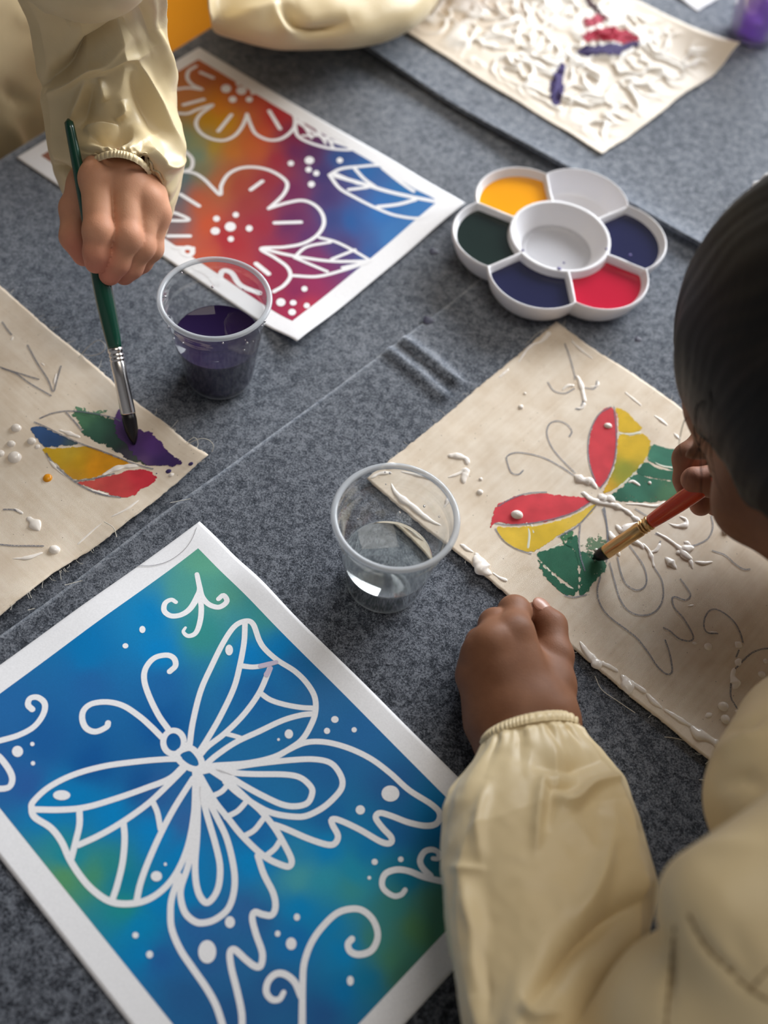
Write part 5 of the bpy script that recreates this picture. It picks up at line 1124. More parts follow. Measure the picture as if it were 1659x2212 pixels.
# fist resting on the table
W1, W2 = J(1098, 1590, .027), J(1182, 1565, .027)
mc = {'i': J(1110, 1370, .043), 'm': J(1064, 1393, .0445), 'r': J(1040, 1416, .040), 'p': J(1024, 1460, .032)}
fing = [[(mc['i'], .0112), (J(1111, 1322, .033), .0090), (J(1132, 1330, .014), .0082), (J(1140, 1362, .0105), .0078)],
        [(mc['m'], .0115), (J(1070, 1350, .034), .0090), (J(1080, 1350, .0135), .0082), (J(1100, 1385, .0105), .0078)],
        [(mc['r'], .0108), (J(1040, 1390, .029), .0085), (J(1048, 1390, .0125), .0078), (J(1070, 1420, .0100), .0074)],
        [(mc['p'], .0095), (J(1021, 1437, .024), .0076), (J(1030, 1432, .0115), .0070), (J(1052, 1458, .0095), .0066)]]
thumb = [(J(1186, 1480, .024), .0140), (J(1196, 1418, .024), .0108), (J(1191, 1352, .0235), .0092), (J(1164, 1322, .022), .0074)]
meta = [(J(1150, 1530, .031), mc['i'], .0170, .0118), (J(1120, 1540, .032), mc['m'], .0170, .0118), (J(1090, 1545, .030), mc['r'], .0165, .0110), (J(1065, 1545, .026), mc['p'], .0165, .0098),
        (J(1160, 1540, .025), J(1186, 1480, .024), .0170, .0150), (J(1186, 1490, .024), J(1130, 1430, .026), .012, .011), (J(1120, 1470, .018), J(1110, 1400, .016), .015, .013)]
wr = [(W1, J(1085, 1560, .027), .0195, .0185), (W2, J(1165, 1545, .027), .0195, .0180), (J(1140, 1640, .027), J(1130, 1560, .028), .023, .023), (J(1140, 1640, .027), J(1140, 1700, .030), .023, .024)]
def nailcut(F, D): pass
V, Q, red = hand(fing, thumb, meta, wr, h=0.00095); V[:, 2] = np.maximum(V[:, 2], 0.0016); sk.add(V, Q, red * .5)
FIST = thumb
# brush hand
BH = [[(J(1538, 945, .070), .0105), (J(1487, 990, .066), .0088), (J(1482, 1035, .056), .0078), (J(1487, 1062, .050), .0070)],
      [(J(1568, 962, .062), .0105), (J(1540, 1025, .046), .0086), (J(1520, 1068, .040), .0078), (J(1514, 1090, .037), .0074)],
      [(J(1592, 985, .054), .0100), (J(1566, 1045, .040), .0080), (J(1550, 1080, .036), .0072), (J(1545, 1092, .034), .0068)],
      [(J(1614, 1010, .046), .0090), (J(1592, 1050, .034), .0070), (J(1580, 1075, .030), .0064), (J(1574, 1085, .028), .0060)]]
th2 = [(J(1618, 1030, .062), .0130), (J(1578, 1048, .068), .0105), (J(1535, 1040, .072), .0094), (J(1499, 1036, .073), .0080)]
wc = J(1680, 960, .056)
meta2 = [(wc, BH[0][0][0], .0150, .0110), (wc, BH[1][0][0], .0150, .0110), (J(1680, 985, .050), BH[2][0][0], .0150, .0105), (J(1680, 1000, .046), BH[3][0][0], .0145, .0095), (wc, th2[0][0], .014, .013)]
E1 = J(1960, 1230, .060)
V, Q, red = hand(BH, th2, meta2, [(wc, J(1740, 985, .055), .019, .020), (J(1680, 1000, .048), J(1740, 1010, .052), .017, .019)], h=0.0011); sk.add(V, Q, np.minimum(1, red * 1.0))
# forearms, upper arms
EL = J(1120, 2440, .080); SL = CAM + ray(1660, 2240) * 0.44; SR = np.array([0.345, 0.255, 0.150]); NB = np.array([0.262, 0.205, 0.150])
v, f = limb([J(1138, 1660, .029), J(1150, 1950, .046), J(1130, 2300, .066)], [.022, .020, .020]); sk.add(v, f)
v, f = limb([J(1130, 2290, .066), CAM + ray(1235, 2500) * .49, CAM + ray(1510, 2260) * .455, SL], [.022, .022, .022, .030]); sk.add(v, f)
v, f = limb([J(1735, 995, .054), J(1850, 1100, .056), E1, (E1 + SR) / 2 + np.array([.02, 0, .03]), SR], [.021, .028, .033, .038, .045]); sk.add(v, f)
# head -----------------------------------------------------------------
def head_frame(c, face, crown):
    y = unit(face); z = np.asarray(crown, float); z = unit(z - y * (z @ y)); x = np.cross(y, z); return np.array(c, float), np.stack([x, y, z], 1)
def make_head(c, R, s=1.0, h=0.0022, neck=None):
    """skull, face, ears and neck as one surface; local axes: x right, y face, z crown (metres at s=1)"""
    g = lambda x, y, z: c + R @ (np.array([x, y, z]) * s)
    F = Field(c - 0.135 * s, c + 0.135 * s, h); D = F.blank()
    E = lambda p, r, k=.012, cut=False: F.ell(D, g(*p), R, np.array(r) * s, k * s, cut)
    E((0, -.012, .022), (.070, .086, .074), .02); E((0, .030, -.022), (.056, .058, .066), .03)
    E((0, .060, .028), (.050, .026, .034), .02)                                   # forehead
    for sx in (-1, 1):
        E((sx * .036, .062, -.028), (.024, .022, .022), .016); E((sx * .040, .028, -.056), (.020, .032, .020), .02)
        E((sx * .029, .088, .000), (.016, .012, .010), .006, True)                # eye socket
        F.ell(D, g(sx * .029, .074, .000), R, np.array([.0125, .0105, .0105]) * s, .002 * s)
        E((sx * .029, .082, .014), (.018, .008, .004), .006)                      # brow
        E((sx * .072, -.006, -.006), (.008, .017, .029), .004); E((sx * .079, -.002, -.004), (.005, .009, .016), .003, True)
    E((0, .062, -.074), (.020, .020, .016), .02)                                  # chin
    F.cap(D, g(0, .080, .004), g(0, .096, -.022), .0065 * s, .0100 * s, .010 * s)
    for sx in (-1, 1): F.cap(D, g(sx * .009, .088, -.027), g(sx * .009, .088, -.027) + 1e-5, .0075 * s, .0075 * s, .006 * s)
    for dz in (-.046, -.054): F.cap(D, g(-.017, .074, dz), g(.017, .074, dz), .0045 * s, .0045 * s, .005 * s); F.cap(D, g(-.006, .080, dz), g(.006, .080, dz), .0055 * s, .0055 * s, .005 * s)
    if neck is not None:
        n0 = g(0, -.028, -.05); F.cap(D, n0, neck, .043 * s, .046 * s, .02 * s)
    V, Q = F.mesh(D); V = relax(V, Q, 2); return V, Q, g
def make_hair(c, R, s, seed, h=0.0026, cutn=(0, .97, -.26), cutd=.058, grow=.010, tail=True):
    g = lambda x, y, z: c + R @ (np.array([x, y, z]) * s)
    F = Field(c - 0.15 * s, c + 0.15 * s, h); D = F.blank()
    F.ell(D, g(0, -.014, .026), R, np.array([.073 + grow, .090 + grow, .078 + grow]) * s, .01)
    F.ell(D, g(0, -.050, -.020), R, np.array([.060 + grow, .050 + grow, .058]) * s, .03)
    for sx in (-1, 1): F.ell(D, g(sx * .040, -.006, -.030), R, np.array([.044, .058, .058]) * s, .03)
    sl, X = F._sub(F.lo, F.lo + F.h * F.n); q = (X - c) @ R / s
    # combed strands: fine ridges running from the forehead back over the crown
    th = np.arctan2(q[..., 0], q[..., 2] + .05); D[sl] += 0.0003 * np.sin(th * 90 + 6 * vnoise(q * 30)) + 0.0022 * vnoise(np.stack([th * 9, q[..., 1] * 12, q[..., 2] * 12 + seed], -1))
    cutv = q @ np.array(cutn) - cutd - .010 * vnoise(q * 60 + seed) + .25 * q[..., 0] ** 2 / .08
    D[sl] = -smin(-D[sl], -cutv * s, .004)
    V, Q = F.mesh(D); return V, Q
HC, HR = head_frame(CAM + ray(1868, 835) * 0.525, (-0.27, 0.05, -0.96), (-0.42, 0.85, 0.28))
V, Q, g1 = make_head(HC, HR, 1.0, neck=NB); sk.add(V, Q)
v, f = limb([g1(0, -.030, -.058), NB, NB + np.array([.02, -.03, -.06])], [.041, .044, .044]); sk.add(v, f)
sk.build(M['skin_dark'], K1)
V, Q = make_hair(HC, HR, 1.0, 3.0); hair = mk('hair', V, Q, M['hair']); adopt(K1, hair)
rs = np.random.default_rng(4); mb = MB(); uvh = toxy(V)
cand = np.nonzero((uvh[:, 0] > 1480) & (uvh[:, 0] < 1540) & (uvh[:, 1] > 820) & (uvh[:, 1] < 960))[0]
for i in range(12):                                             # loose strands along the temple
    p = [V[cand[int(rs.integers(len(cand)))]]]; d0 = (-UP * .9 + RT * rs.normal(.05, .25) - FW * .1) * (.0035 + .002 * rs.random())
    for k in range(7): p.append(p[-1] + d0 + RT * .0006 * (k - 3) * rs.normal(.4, .5))
    v, f = tube_geo(spline(p, n=16), np.linspace(.0003, .0001, 16), 4); mb.add(v, f)
o = mb.build('loose_strands', M['hair']); o['kind'] = 'stuff'; adopt(K1, o)
def face_details(g1, K):
    for sx in (-1, 1):                                              # eyes under lids, brows
        v, f = tube_geo(spline([g1(sx * .016, .0855, .012), g1(sx * .028, .089, .0165), g1(sx * .042, .080, .013)], n=9), np.r_[.0008, np.full(7, .0019), .0008], 6)
        adopt(K, mk('eyebrow', v, f, M['hair']))
        a = np.linspace(0, 2 * math.pi, 16, endpoint=False); rr = np.linspace(0.1, 1, 5)
        Qp = np.array([[g1(sx * .029 + .0065 * r_ * math.cos(t), .0755 + .0105 * math.sqrt(1 - .35 * r_ ** 2), -.001 + .0042 * r_ * math.sin(t)) for t in a] for r_ in rr]).reshape(-1, 3)
        adopt(K, mk('eye', Qp, grid_faces(5, 16, True) + [tuple(range(16))], M.setdefault('eye', simple('dark_eye', lin(20, 14, 12), .1))))
face_details(g1, K1)
# thumbnail
tp, ip = FIST[-1][0], FIST[-2][0]; ax = unit(tp - ip); nz = unit(np.array([.25, .1, 1.0]) - ax * (np.array([.25, .1, 1.0]) @ ax)); sd = np.cross(ax, nz)
a = np.linspace(0, 2 * math.pi, 24, endpoint=False); Qn = []
for r_ in (0.15, .5, .8, .95, 1.0):
    for t in a:
        x, y = .0052 * r_ * math.cos(t), .0060 * r_ * math.sin(t); Qn.append(tp + ax * (y + .0005) + sd * x + nz * (.0074 + .0004 - x * x * 55 - max(0, y) ** 2 * 30 - (.0006 if r_ == 1 else 0)))
adopt(K1, mk('fingernail', np.array(Qn), grid_faces(5, 24, True, flip=True) + [tuple(range(24))], M['nail_dark']))

# smock ------------------------------------------------------------------
SM = None
def fields(prims, h, lo, hi, k):
    F = Field(lo, hi, h); D = F.blank()
    for p in prims:
        if p[0] == 'c': F.cap(D, p[1], p[2], p[3], p[4], p[5] if len(p) > 5 else k)
        else: F.ell(D, p[1], p[2], p[3], p[4] if len(p) > 4 else k)
    return F, D
def puff(F, D, folds, root, name, relaxn=3, noise_amp=.0015):
    V, Q = F.mesh(D); V = relax(V, Q, relaxn)
    uv = toxy(V); fn = np.cross(V[Q[:, 2]] - V[Q[:, 0]], V[Q[:, 3]] - V[Q[:, 1]]); n = np.zeros_like(V)
    for k in range(4): np.add.at(n, Q[:, k], fn)
    n /= np.linalg.norm(n, axis=1)[:, None] + 1e-12
    face = np.clip(np.sum(n * (CAM - V), 1) * 4 + .3, 0, 1); d = noise_amp * fbm(V * 22, 2)
    for pl, amp, w in folds:
        dd, tt = fold_dist(uv[:, 0], uv[:, 1], spline(np.array(pl, float), step=10)); d = d + amp * tt * np.exp(-np.abs(dd / w) ** 1.4) * face
    V = V + n * d[:, None]
    ca = (V[:, 0] - TO[0]) * TC[0] + (V[:, 1] - TO[1]) * TC[1]; al = (V[:, 0] - TO[0]) * TA[0] + (V[:, 1] - TO[1]) * TA[1]      # cloth stays clear of the table
    m = (ca > -.010) & (ca < TW + .010) & (al > T0) & (al < T1) & (V[:, 2] < .004)
    top_ = m & (V[:, 2] > -.012); V[top_, 2] = .004; m &= ~top_
    new = np.where(ca > TW / 2, TW + .010, -.010); V[m, :2] += np.outer((new - ca)[m], TC)
    o = mk(name, V, Q, M['smock']); adopt(root, o); return o
Dv = lambda x, y, d: CAM + ray(x, y) * d
HIP = np.array([0.36, -0.02, -0.26])
prims = [('c', Dv(1565, 1972, .425), Dv(1770, 1868, .43), .0265, .034), ('c', Dv(1640, 2080, .425), Dv(1800, 2040, .43), .034, .048), ('c', Dv(1690, 2200, .425), Dv(1800, 2200, .43), .036, .050),
         ('c', P(1128, 2410, .070), Dv(1235, 2500, .48), .040, .040, .02), ('c', Dv(1235, 2500, .48), Dv(1505, 2225, .44), .036, .037), ('c', Dv(1505, 2225, .44), Dv(1660, 2200, .43), .037, .040),
         ('c', Dv(1900, 2350, .52), HIP, .075, .12), ('c', SR, HIP + np.array([.02, .05, 0]), .060, .11), ('c', SR, NB, .050, .045), ('c', NB + np.array([.01, -.045, -.03]), HIP + np.array([.0, .03, .08]), .060, .10), ('c', SL, NB, .036, .045),
         ('c', Dv(1765, 1625, .52), Dv(1712, 1740, .50), .043, .039), ('c', Dv(1712, 1710, .50), Dv(1850, 1900, .48), .038, .055), ('c', SR, E1, .05, .045, .03)]
F, D = fields(prims, 0.0035, np.array([.0, -.16, -.30]), np.array([.52, .36, .26]), .012)
D = np.maximum(D, -(F.ax[1][None, :, None] * 0 + 1)) if False else D
FO = [([(1455, 1985), (1448, 2080), (1440, 2212)], -.004, 7), ([(1480, 1965), (1520, 2040), (1600, 2120), (1659, 2165)], -.003, 8), ([(1450, 1868), (1550, 1830), (1659, 1815)], .002, 16),
      ([(1580, 1990), (1600, 2060), (1650, 2130)], -.002, 20), ([(1540, 1640), (1600, 1600), (1659, 1590)], .004, 12), ([(1560, 1580), (1620, 1570), (1659, 1540)], -.003, 10), ([(1540, 1700), (1600, 1680), (1659, 1700)], -.004, 18),
      ([(1190, 2085), (1280, 2005), (1360, 1965), (1440, 1990)], .003, 10), ([(1260, 2080), (1250, 2150), (1230, 2212)], .002, 20)]
smock = puff(F, D, FO, K1, 'smock')
# seams: thread laid on the cloth where the panels meet
from mathutils.bvhtree import BVHTree
def seam(pl, obj, root, r=.0006, name='seam', gap=None):
    bvh = BVHTree.FromPolygons([v_.co.copy() for v_ in obj.data.vertices], [tuple(p_.vertices) for p_ in obj.data.polygons]); q = []
    for x, y in spline(np.array(pl, float), step=9):
        hit = bvh.ray_cast(Vector(CAM), Vector(ray(x, y)).normalized())
        if hit[0] is not None: q.append(np.array(hit[0]) + np.array(hit[1]) * .0001)
    if len(q) > 3:
        v, f = tube_geo(np.array(q), r * (1 + .5 * np.sin(np.arange(len(q)) * 1.9)), 6); adopt(root, mk(name, v, f, M.setdefault('seam_thread', simple('tan_seam_thread', lin(136, 112, 78), .8))))
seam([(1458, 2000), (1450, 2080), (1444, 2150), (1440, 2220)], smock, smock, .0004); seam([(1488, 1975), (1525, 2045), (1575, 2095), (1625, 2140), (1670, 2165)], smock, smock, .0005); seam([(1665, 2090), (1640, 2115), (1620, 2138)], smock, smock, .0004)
R1 = [ring((1041, 1612, .031), (1253, 1572, .030), (1146, 1560, .0615)), ring((1028, 1640, .032), (1280, 1602, .031), (1152, 1588, .066)), ring((1003, 1676, .034), (1312, 1640, .033), (1155, 1622, .070)), ring((970, 1728, .038), (1350, 1700, .037), (1160, 1676, .078)),
      ring((958, 1810, .042), (1378, 1770, .041), (1170, 1745, .083)), ring((959, 1910, .045), (1408, 1855, .044), (1180, 1830, .088)), ring((968, 2020, .048), (1424, 1930, .047), (1190, 1930, .092)), ring((985, 2120, .052), (1400, 2040, .050), (1190, 2035, .096)), ring((1006, 2220, .056), (1330, 2170, .054), (1165, 2130, .100)), ring((1040, 2330, .062), (1250, 2330, .062), (1140, 2230, .105)), ring((1080, 2420, .070), (1180, 2440, .070), (1110, 2360, .100))]
FR = [([(1178, 1660), (1166, 1740), (1156, 1840)], .0030, 9), ([(1196, 1690), (1186, 1750), (1176, 1800)], -.0022, 12), ([(1050, 1680), (1040, 1750), (1035, 1870)], .0020, 10), ([(1190, 1712), (1235, 1735), (1290, 1695), (1345, 1678)], .0045, 10), ([(1140, 1645), (1220, 1655), (1310, 1640)], -.0030, 14), ([(1170, 1690), (1200, 1700), (1250, 1700)], -.002, 10),
      ([(1424, 1930), (1345, 1985), (1262, 2045), (1192, 2118), (1125, 2190)], -.0075, 26), ([(1330, 1720), (1330, 1800), (1300, 1900), (1240, 2000)], .004, 22), ([(975, 1870), (1000, 1876), (1045, 1878)], .0012, 9), ([(1000, 1880), (1020, 2000), (1030, 2150)], .0035, 10), ([(1015, 1990), (1035, 2090), (1045, 2212)], -.002, 9), ([(1215, 1760), (1262, 1790), (1300, 1840)], .0018, 16),
      ([(1125, 2150), (1150, 2198), (1205, 2186)], .004, 8), ([(1380, 1780), (1395, 1850), (1405, 1900)], -.002, 8)]
def ex1(U, A, V):
    up = np.clip(U / .02, 0, 1); g_ = np.exp(-U / .075) * up
    s_ = (np.abs(np.sin(9 * A + 1.5 * np.sin(2 * A) + 5 * U)) ** .8 - .5) * .0042 * g_ + np.sin(29 * A + 5 * np.sin(A)) * .0012 * np.exp(-U / .04) * up
    c3 = np.stack([np.cos(A) * 1.9, np.sin(A) * 1.9 + .8 * U, U * 1.7], -1)
    return s_ + .0034 * ridged(c3 + 2) * np.clip(U * 6, 0, 1) - .0015 + .0006 * fbm(V * 90, 2)
V, f = loft(R1, 300, 300, FR, ex1, power=2.25); V[..., 2] = np.maximum(V[..., 2], .0022)
slv = cloth_obj('sleeve', V, f, K1)
cuff = cuff_rings(ring((1044, 1594, .030), (1242, 1550, .028), (1142, 1541, .0585)), ring((1040, 1614, .031), (1254, 1574, .030), (1146, 1562, .0620)), 56, .0012, slv)
# right sleeve off the frame
RR_ = []
pth = spline([J(1745, 1000, .053), J(1850, 1100, .056), E1, (E1 + SR) / 2 + np.array([.02, 0, .03]), SR], n=9); rad = [.026, .040, .046, .048, .050, .050, .052, .055, .058]
for i, p in enumerate(pth):
    t = unit(pth[min(i + 1, 8)] - pth[max(i - 1, 0)]); sd = unit(np.cross(t, [0, 0, 1.0])); RR_.append(np.r_[p, sd * rad[i], np.cross(sd, t) * rad[i] * .95])
V, f = loft(RR_, 90, 120, (), lambda U, A, V: .003 * fbm(V * 30, 2)); V[..., 2] = np.maximum(V[..., 2], .003); slv2 = cloth_obj('sleeve', V, f, K1)
cuff_rings(np.r_[J(1728, 990, .054), RR_[0][3:] * .85], RR_[0], 46, .002, slv2, nv=240)
for o in (slv, cuff): pass
# ------------------------------------------------------------------ child standing at the table's left edge with the green brush
TB = np.array([*(TO + TA * 0.055 - TC * 0.150), 0.0])
K2 = empty('person', (TB[0], TB[1], FLOORZ)); tag(K2, 'child in beige smock with light skin holding a green brush over the leaf canvas', 'person')
sk = Skin()
FG = [[(J(210, 386, .118), .0106), (J(213, 500, .106), .0090), (J(208, 546, .0965), .0081), (J(207, 566, .090), .0073)],
      [(J(272, 390, .116), .0108), (J(275, 512, .101), .0087), (J(254, 566, .087), .0079), (J(237, 593, .079), .0071)],
      [(J(315, 432, .107), .0100), (J(305, 532, .090), .0081), (J(284, 577, .077), .0073), (J(268, 594, .070), .0067)],
      [(J(337, 463, .097), .0086), (J(327, 537, .081), .0070), (J(307, 567, .071), .0064), (J(292, 580, .065), .0060)]]
tb = [(J(192, 402, .100), .0125), (J(166, 452, .0895), .0104), (J(160, 512, .0815), .0092), (J(181, 549, .0760), .0079)]
wq = J(262, 318, .103)
mt = [(J(236, 335, .105), FG[0][0][0], .0140, .0116), (J(258, 335, .107), FG[1][0][0], .0140, .0118), (J(286, 345, .104), FG[2][0][0], .0140, .0110), (J(303, 360, .100), FG[3][0][0], .0140, .0098), (J(228, 340, .102), tb[0][0], .0145, .0128), (tb[0][0], J(200, 440, .096), .011, .011), (J(250, 400, .098), J(270, 460, .088), .014, .012)]
SH2 = np.array([*(TO + TA * 0.16 - TC * 0.06), 0.30])
V, Q, red = hand(FG, tb, mt, [(wq, J(255, 270, .110), .0175, .019), (J(285, 330, .101), J(275, 280, .107), .0165, .018)], h=0.00105); sk.add(V, Q, red)
ELB = J(215, 20, .180)
v, f = limb([J(257, 285, .110), J(240, 165, .134), ELB, SH2], [.0195, .019, .020, .034]); sk.add(v, f)
NB2 = np.array([TB[0], TB[1], .36])
HC2, HR2 = head_frame(NB2 + np.array([.05, -.04, .15]), (.70, -.40, -.58), (.45, -.2, .85))
V, Q, g2h = make_head(HC2, HR2, 1.0, neck=NB2, h=.003); sk.add(V, Q)
v, f = limb([g2h(0, -.03, -.058), NB2, NB2 - np.array([0, 0, .10])], [.041, .044, .044]); sk.add(v, f)
def hang_hand(sk, arm, side):
    """relaxed open hand hanging at the end of an arm path (last point = wrist)"""
    w = np.asarray(arm[-1], float); fx = np.r_[TA, 0] * side; fy = np.r_[TC, 0]
    pt = lambda x, y, z: w + fy * x + fx * y - np.array([0, 0, z])
    fg = [[(pt(.004, .026 - .017 * i, .062 - .003 * abs(i - 1)), .0098 - .0004 * i), (pt(.010, .027 - .018 * i, .086 - .004 * abs(i - 1)), .0086 - .0004 * i), (pt(.020, .026 - .017 * i, .103 - .006 * abs(i - 1)), .0078 - .0004 * i), (pt(.030, .025 - .016 * i, .113 - .007 * abs(i - 1)), .0070 - .0004 * i)] for i in range(4)]
    th = [(pt(.006, .026, .022), .012), (pt(.016, .036, .042), .0104), (pt(.024, .038, .062), .0092), (pt(.030, .036, .076), .0078)]
    me = [(pt(0, .012 - .008 * i, .012), fg[i][0][0], .0135, .0105) for i in range(4)] + [(pt(0, .008, .010), th[0][0], .013, .012)]
    V, Q, red = hand(fg, th, me, [(w, pt(0, 0, -.03), .018, .019)], h=.0018); sk.add(V, Q, red * .6)
    v, f = limb(arm, [.036, .028, .019][:len(arm)]); sk.add(v, f)
A2_ = [TB + np.array([*(-TA * .14), .26]), TB + np.array([*(-TA * .165), .03]), TB + np.array([*(-TA * .155), -.16])]
hang_hand(sk, A2_, -1)
sk.build(M['skin_light'], K2)
V, Q = make_hair(HC2, HR2, 1.0, 9.0, h=.004); adopt(K2, mk('hair', V, Q, M['hair'])); face_details(g2h, K2)
# smock
R2 = [ring((50, -170, .256), (300, -160, .256), (170, -200, .285)), ring((10, -50, .218), (350, -40, .218), (180, -80, .254)), ring((62, 70, .174), (360, 60, .174), (212, 30, .208)), ring((82, 175, .140), (380, 150, .140), (232, 120, .174)), ring((92, 260, .117), (380, 240, .117), (240, 200, .152)), ring((104, 330, .100), (398, 318, .102), (248, 258, .138)),
      ring((122, 385, .088), (404, 372, .092), (255, 290, .136)), ring((146, 420, .082), (390, 425, .087), (258, 300, .139)), ring((165, 430, .082), (368, 450, .087), (260, 306, .141)), ring((176, 405, .088), (345, 425, .091), (260, 314, .141)), ring((182, 382, .093), (332, 398, .095), (260, 324, .1405))]
FL2 = [([(80, 195), (150, 132), (210, 84), (278, 38)], -.0080, 9), ([(92, 214), (170, 156), (240, 110), (292, 66)], .0050, 12), ([(188, 166), (250, 124), (338, 106)], .0040, 9), ([(186, 166), (162, 235), (150, 310)], .0045, 8), ([(205, 180), (185, 240), (175, 280)], -.004, 12), ([(300, 114), (330, 170), (362, 262), (400, 345)], .0055, 8), ([(282, 150), (312, 220), (340, 290)], -.0040, 14),
       ([(215, 165), (222, 200), (228, 222)], .004, 7), ([(262, 215), (268, 240), (250, 262)], .005, 8), ([(180, 272), (215, 281), (258, 270)], .0060, 7), ([(190, 292), (220, 300), (262, 290), (290, 290)], -.006, 9), ([(310, 312), (340, 342), (366, 362), (402, 345)], .0050, 7), ([(300, 330), (330, 372), (352, 420)], -.004, 11), ([(110, 350), (130, 362), (158, 380)], -.0045, 6), ([(352, 60), (372, 120), (385, 200)], .003, 8), ([(300, 0), (330, 50), (345, 100)], -.003, 12), ([(130, 40), (180, 20), (240, -10)], .004, 12)]
def ex2(U, A, V):
    c = np.clip((U - .84) / .13, 0, 1) * np.clip((1 - U) / .02, 0, 1); s_ = (np.abs(np.sin(8 * A + 1.2 * np.sin(2 * A) + 6 * U)) ** .8 - .5) * .0040 * c + np.sin(34 * A) * .0010 * c ** 3
    c3 = np.stack([np.cos(A) * 1.9, np.sin(A) * 1.9 + U, U * 2.2], -1); m = np.clip((1 - U) * 6, 0, 1)
    return s_ + .0034 * ridged(c3 + 12) * m - .002 + .0006 * fbm(V * 80, 2)
V, f = loft(R2, 300, 280, FL2, ex2); slv = cloth_obj('sleeve', V, f, K2)
cuff_rings(ring((182, 384, .093), (332, 400, .095), (260, 325, .1405)), ring((186, 396, .092), (328, 410, .094), (258, 341, .1390)), 52, .0011, slv, seed=1.0)
prims = [('c', TB + np.array([0, 0, -.38]), TB + np.array([0, 0, .20]), .115, .105, .04), ('c', TB + np.array([*(TA * .03), -.35]), TB + np.array([*(TA * .05), .24]), .10, .080, .04), ('c', TB + np.array([*(-TA * .05), -.35]), TB + np.array([*(-TA * .06), .24]), .11, .085, .04),
         ('c', NB2 - np.array([0, 0, .05]), SH2, .060, .056, .03), ('c', NB2 - np.array([0, 0, .05]), TB + np.array([*(-TA * .14), .27]), .060, .056, .03), ('c', SH2, P(165, -140, .248), .056, .047, .02), ('c', TB + np.array([*(-TA * .14), .27]), A2_[1], .055, .046, .02), ('c', A2_[1], A2_[1] * .25 + A2_[2] * .75, .046, .030, .02)]
F, D = fields(prims, .0055, TB + np.array([-.30, -.34, -.44]), TB + np.array([.34, .34, .42]), .03)
puff(F, D, [([(0, 180), (40, 215), (78, 230)], -.006, 14), ([(30, 20), (60, 40), (110, 30)], .005, 14), ([(0, 250), (40, 300), (60, 370)], .005, 16)], K2, 'smock', noise_amp=.003)
for sx in (-1, 1):
    q = TB + np.array([*(TA * .07 * sx), 0]); v, f = limb([q + [0, 0, -.36], q + [0, 0, -.50], q + [0, 0, FLOORZ + .03]], [.062, .048, .045])
    adopt(K2, mk('trouser_leg', v, f, M.setdefault('denim', simple('dark_denim', lin(52, 58, 78), .8))))

# ------------------------------------------------------------------ child at the far side, forearm resting on the table
K3 = empty('person', (*(TO + TA * .66 - TC * .165), FLOORZ)); tag(K3, 'child in a shaded beige smock whose forearm rests beyond the flower print', 'person')
sk = Skin()
c3 = [J(556, -95, .084), J(600, -20, .056), J(700, -20, .050), J(840, -60, .050), J(960, -110, .048)]
v, f = limb(c3, [.018, .020, .020, .019, .019]); sk.add(v, f)
FGR = [[(J(1010 + 14 * i, -150 + 14 * i, .05 - .003 * i), .0095), (J(1050 + 12 * i, -165 + 18 * i, .040), .0085), (J(1075 + 10 * i, -160 + 18 * i, .026), .0075), (J(1085 + 8 * i, -150 + 18 * i, .020), .007)] for i in range(4)]
tb3 = [(J(985, -100, .045), .012), (J(1015, -95, .036), .010), (J(1040, -100, .026), .009), (J(1058, -108, .020), .0078)]
mt3 = [(J(965, -112 + 5 * i, .048), FGR[i][0][0], .014, .011) for i in range(4)] + [(J(960, -108, .048), tb3[0][0], .014, .012)]
V, Q, red = hand(FGR, tb3, mt3, [(J(960, -110, .048), J(920, -90, .049), .018, .019)], h=.0016); sk.add(V, Q, red)
B3 = np.array([*(TO + TA * .66 - TC * .165), 0.0]); S3 = B3 + np.array([.09, -.04, .24]); NB3 = B3 + np.array([-.02, -.01, .30])
v, f = limb([c3[0], c3[0] * .5 + S3 * .5, S3], [.018, .022, .034]); sk.add(v, f)
HC3, HR3 = head_frame(NB3 + np.array([.04, -.06, .15]), (.35, -.72, -.60), (.2, -.4, .9))
V, Q, g3h = make_head(HC3, HR3, 1.0, neck=NB3, h=.0035); sk.add(V, Q)
v, f = limb([g3h(0, -.03, -.058), NB3, NB3 - np.array([0, 0, .10])], [.041, .044, .044]); sk.add(v, f)
A3_ = [B3 * 2 - S3 + np.array([0, 0, .47]), B3 * 2 - S3 + np.array([-.03, .01, .24]), B3 * 2 - S3 + np.array([-.035, .0, .05])]
hang_hand(sk, A3_, 1)
sk.build(M['skin_light'], K3)
V, Q = make_hair(HC3, HR3, 1.0, 15.0, h=.0045); adopt(K3, mk('hair', V, Q, M['hair'])); face_details(g3h, K3)
R3 = [ring((452, 30, .075), (440, -190, .080), (448, -70, .120)), ring((470, 75, .046), (450, -170, .05), (462, -65, .095)), ring((560, 98, .042), (550, -150, .046), (556, -50, .088)), ring((660, 110, .040), (650, -130, .044), (656, -35, .084)), ring((760, 104, .038), (740, -130, .042), (750, -40, .080)), ring((850, 80, .036), (820, -140, .040), (836, -55, .076)), ring((920, 35, .035), (880, -150, .038), (900, -75, .070)), ring((962, -30, .036), (920, -160, .038), (940, -105, .064)), ring((975, -60, .040), (945, -150, .040), (958, -118, .060))]
V, f = loft(R3, 160, 200, [([(600, 0), (640, 55), (680, 72), (760, 40)], -.010, 14), ([(590, 10), (620, 60), (670, 80)], .005, 10), ([(480, 40), (560, 20), (640, 0)], .004, 12)], lambda U, A, V: .003 * fbm(V * 25, 2)); V[..., 2] = np.maximum(V[..., 2], .002); slv = cloth_obj('sleeve', V, f, K3)
cuff_rings(R3[-1], ring((985, -70, .042), (955, -145, .042), (968, -120, .058)), 44, .001, slv, nv=240)
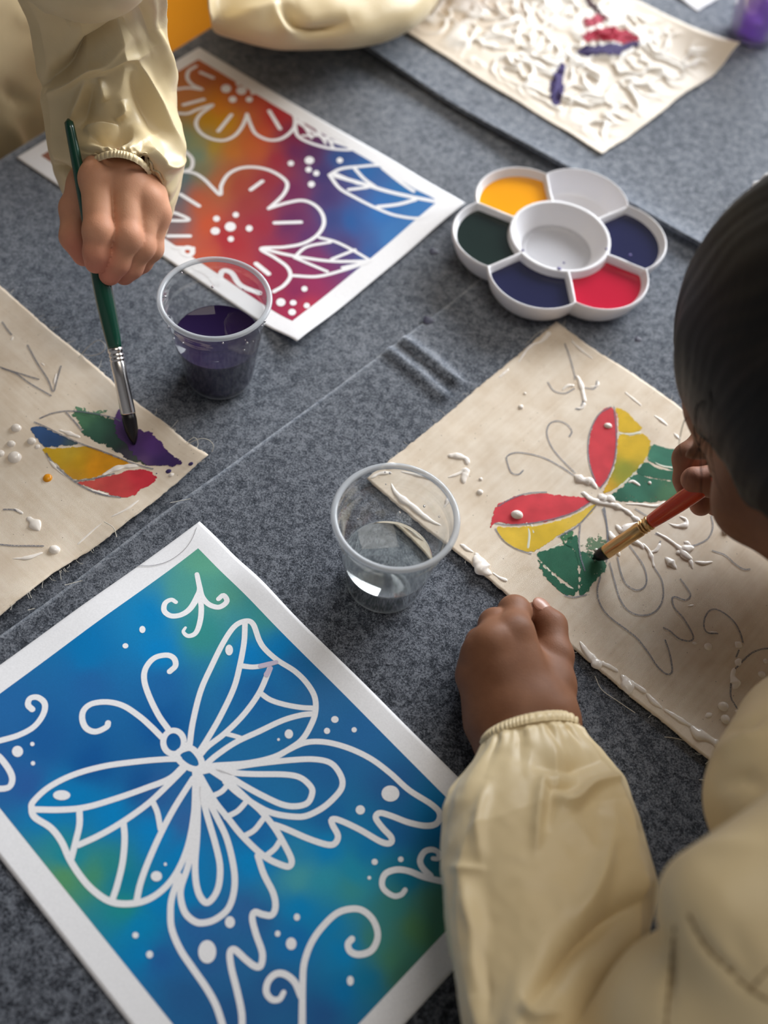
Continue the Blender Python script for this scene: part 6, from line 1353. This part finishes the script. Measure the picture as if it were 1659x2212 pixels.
prims = [('c', B3 + np.array([0, 0, -.38]), B3 + np.array([0, 0, .16]), .115, .105, .04), ('c', NB3 - np.array([0, 0, .05]), S3, .06, .055, .03), ('c', NB3 - np.array([0, 0, .05]), B3 * 2 - S3 + np.array([0, 0, .48]), .06, .055, .03), ('c', S3, J(560, -100, .085), .055, .040, .02), ('c', B3 * 2 - S3 + np.array([0, 0, .48]), A3_[1], .055, .046, .02), ('c', A3_[1], A3_[1] * .25 + A3_[2] * .75, .046, .030, .02)]
F, D = fields(prims, .006, B3 + np.array([-.32, -.48, -.44]), B3 + np.array([.30, .26, .36]), .03)
puff(F, D, [], K3, 'smock', noise_amp=.003)
for sx in (-1, 1):
    q = B3 + np.array([.07 * sx, 0, 0]); v, f = limb([q + [0, 0, -.36], q + [0, 0, -.50], q + [0, 0, FLOORZ + .03]], [.062, .048, .045]); adopt(K3, mk('trouser_leg', v, f, M['denim']))

# ------------------------------------------------------------------ orange chair beyond the table edge
M['orange_plastic'] = simple('orange_plastic', lin(255, 168, 24), .4)
oc = tab(.345, -.10, 0); ch = empty('plastic_chair', (oc[0], oc[1], FLOORZ)); tag(ch, 'bright orange plastic chair tucked under the table edge between two children in smocks', 'chair')
Rc = RT3
n = 26; U, V_ = np.meshgrid(np.linspace(-1, 1, n), np.linspace(-1, 1, n), indexing='ij')
loc = np.stack([U * .14, V_ * .14 + .135, .010 * (U ** 2 + V_ ** 4) - .010 * np.exp(-(U ** 2 + V_ ** 2) * 2)], -1).reshape(-1, 3)
cc = np.array([oc[0], oc[1], -.27])
o = mk('seat', loc @ Rc.T + cc, grid_faces(n, n), M['orange_plastic']); s = o.modifiers.new('thickness', 'SOLIDIFY'); s.thickness = .006; adopt(ch, o)
loc = np.stack([U * (.145 - .02 * np.clip(V_, 0, 1) ** 4), -.004 - .050 * (V_ + 1) + .022 * U ** 2, .140 + .125 * V_], -1).reshape(-1, 3)
o = mk('backrest', loc @ Rc.T + cc, grid_faces(n, n), M['orange_plastic']); s = o.modifiers.new('thickness', 'SOLIDIFY'); s.thickness = .006; s.offset = 0; adopt(ch, o)
for a in (-1, 1):
    v, f = tube_geo(np.array([[a * .11, .005, -.005], [a * .11, -.004, .06]]) @ Rc.T + cc, .009, 10); adopt(ch, mk('back_post', v, f, M['table_leg']))
    for b in (0, 1):
        v, f = tube_geo(np.array([[a * .11, .02 + b * .22, -.008], [a * .13, -.005 + b * .27, FLOORZ + .27]]) @ Rc.T + cc, .009, 10); adopt(ch, mk('leg', v, f, M['table_leg']))
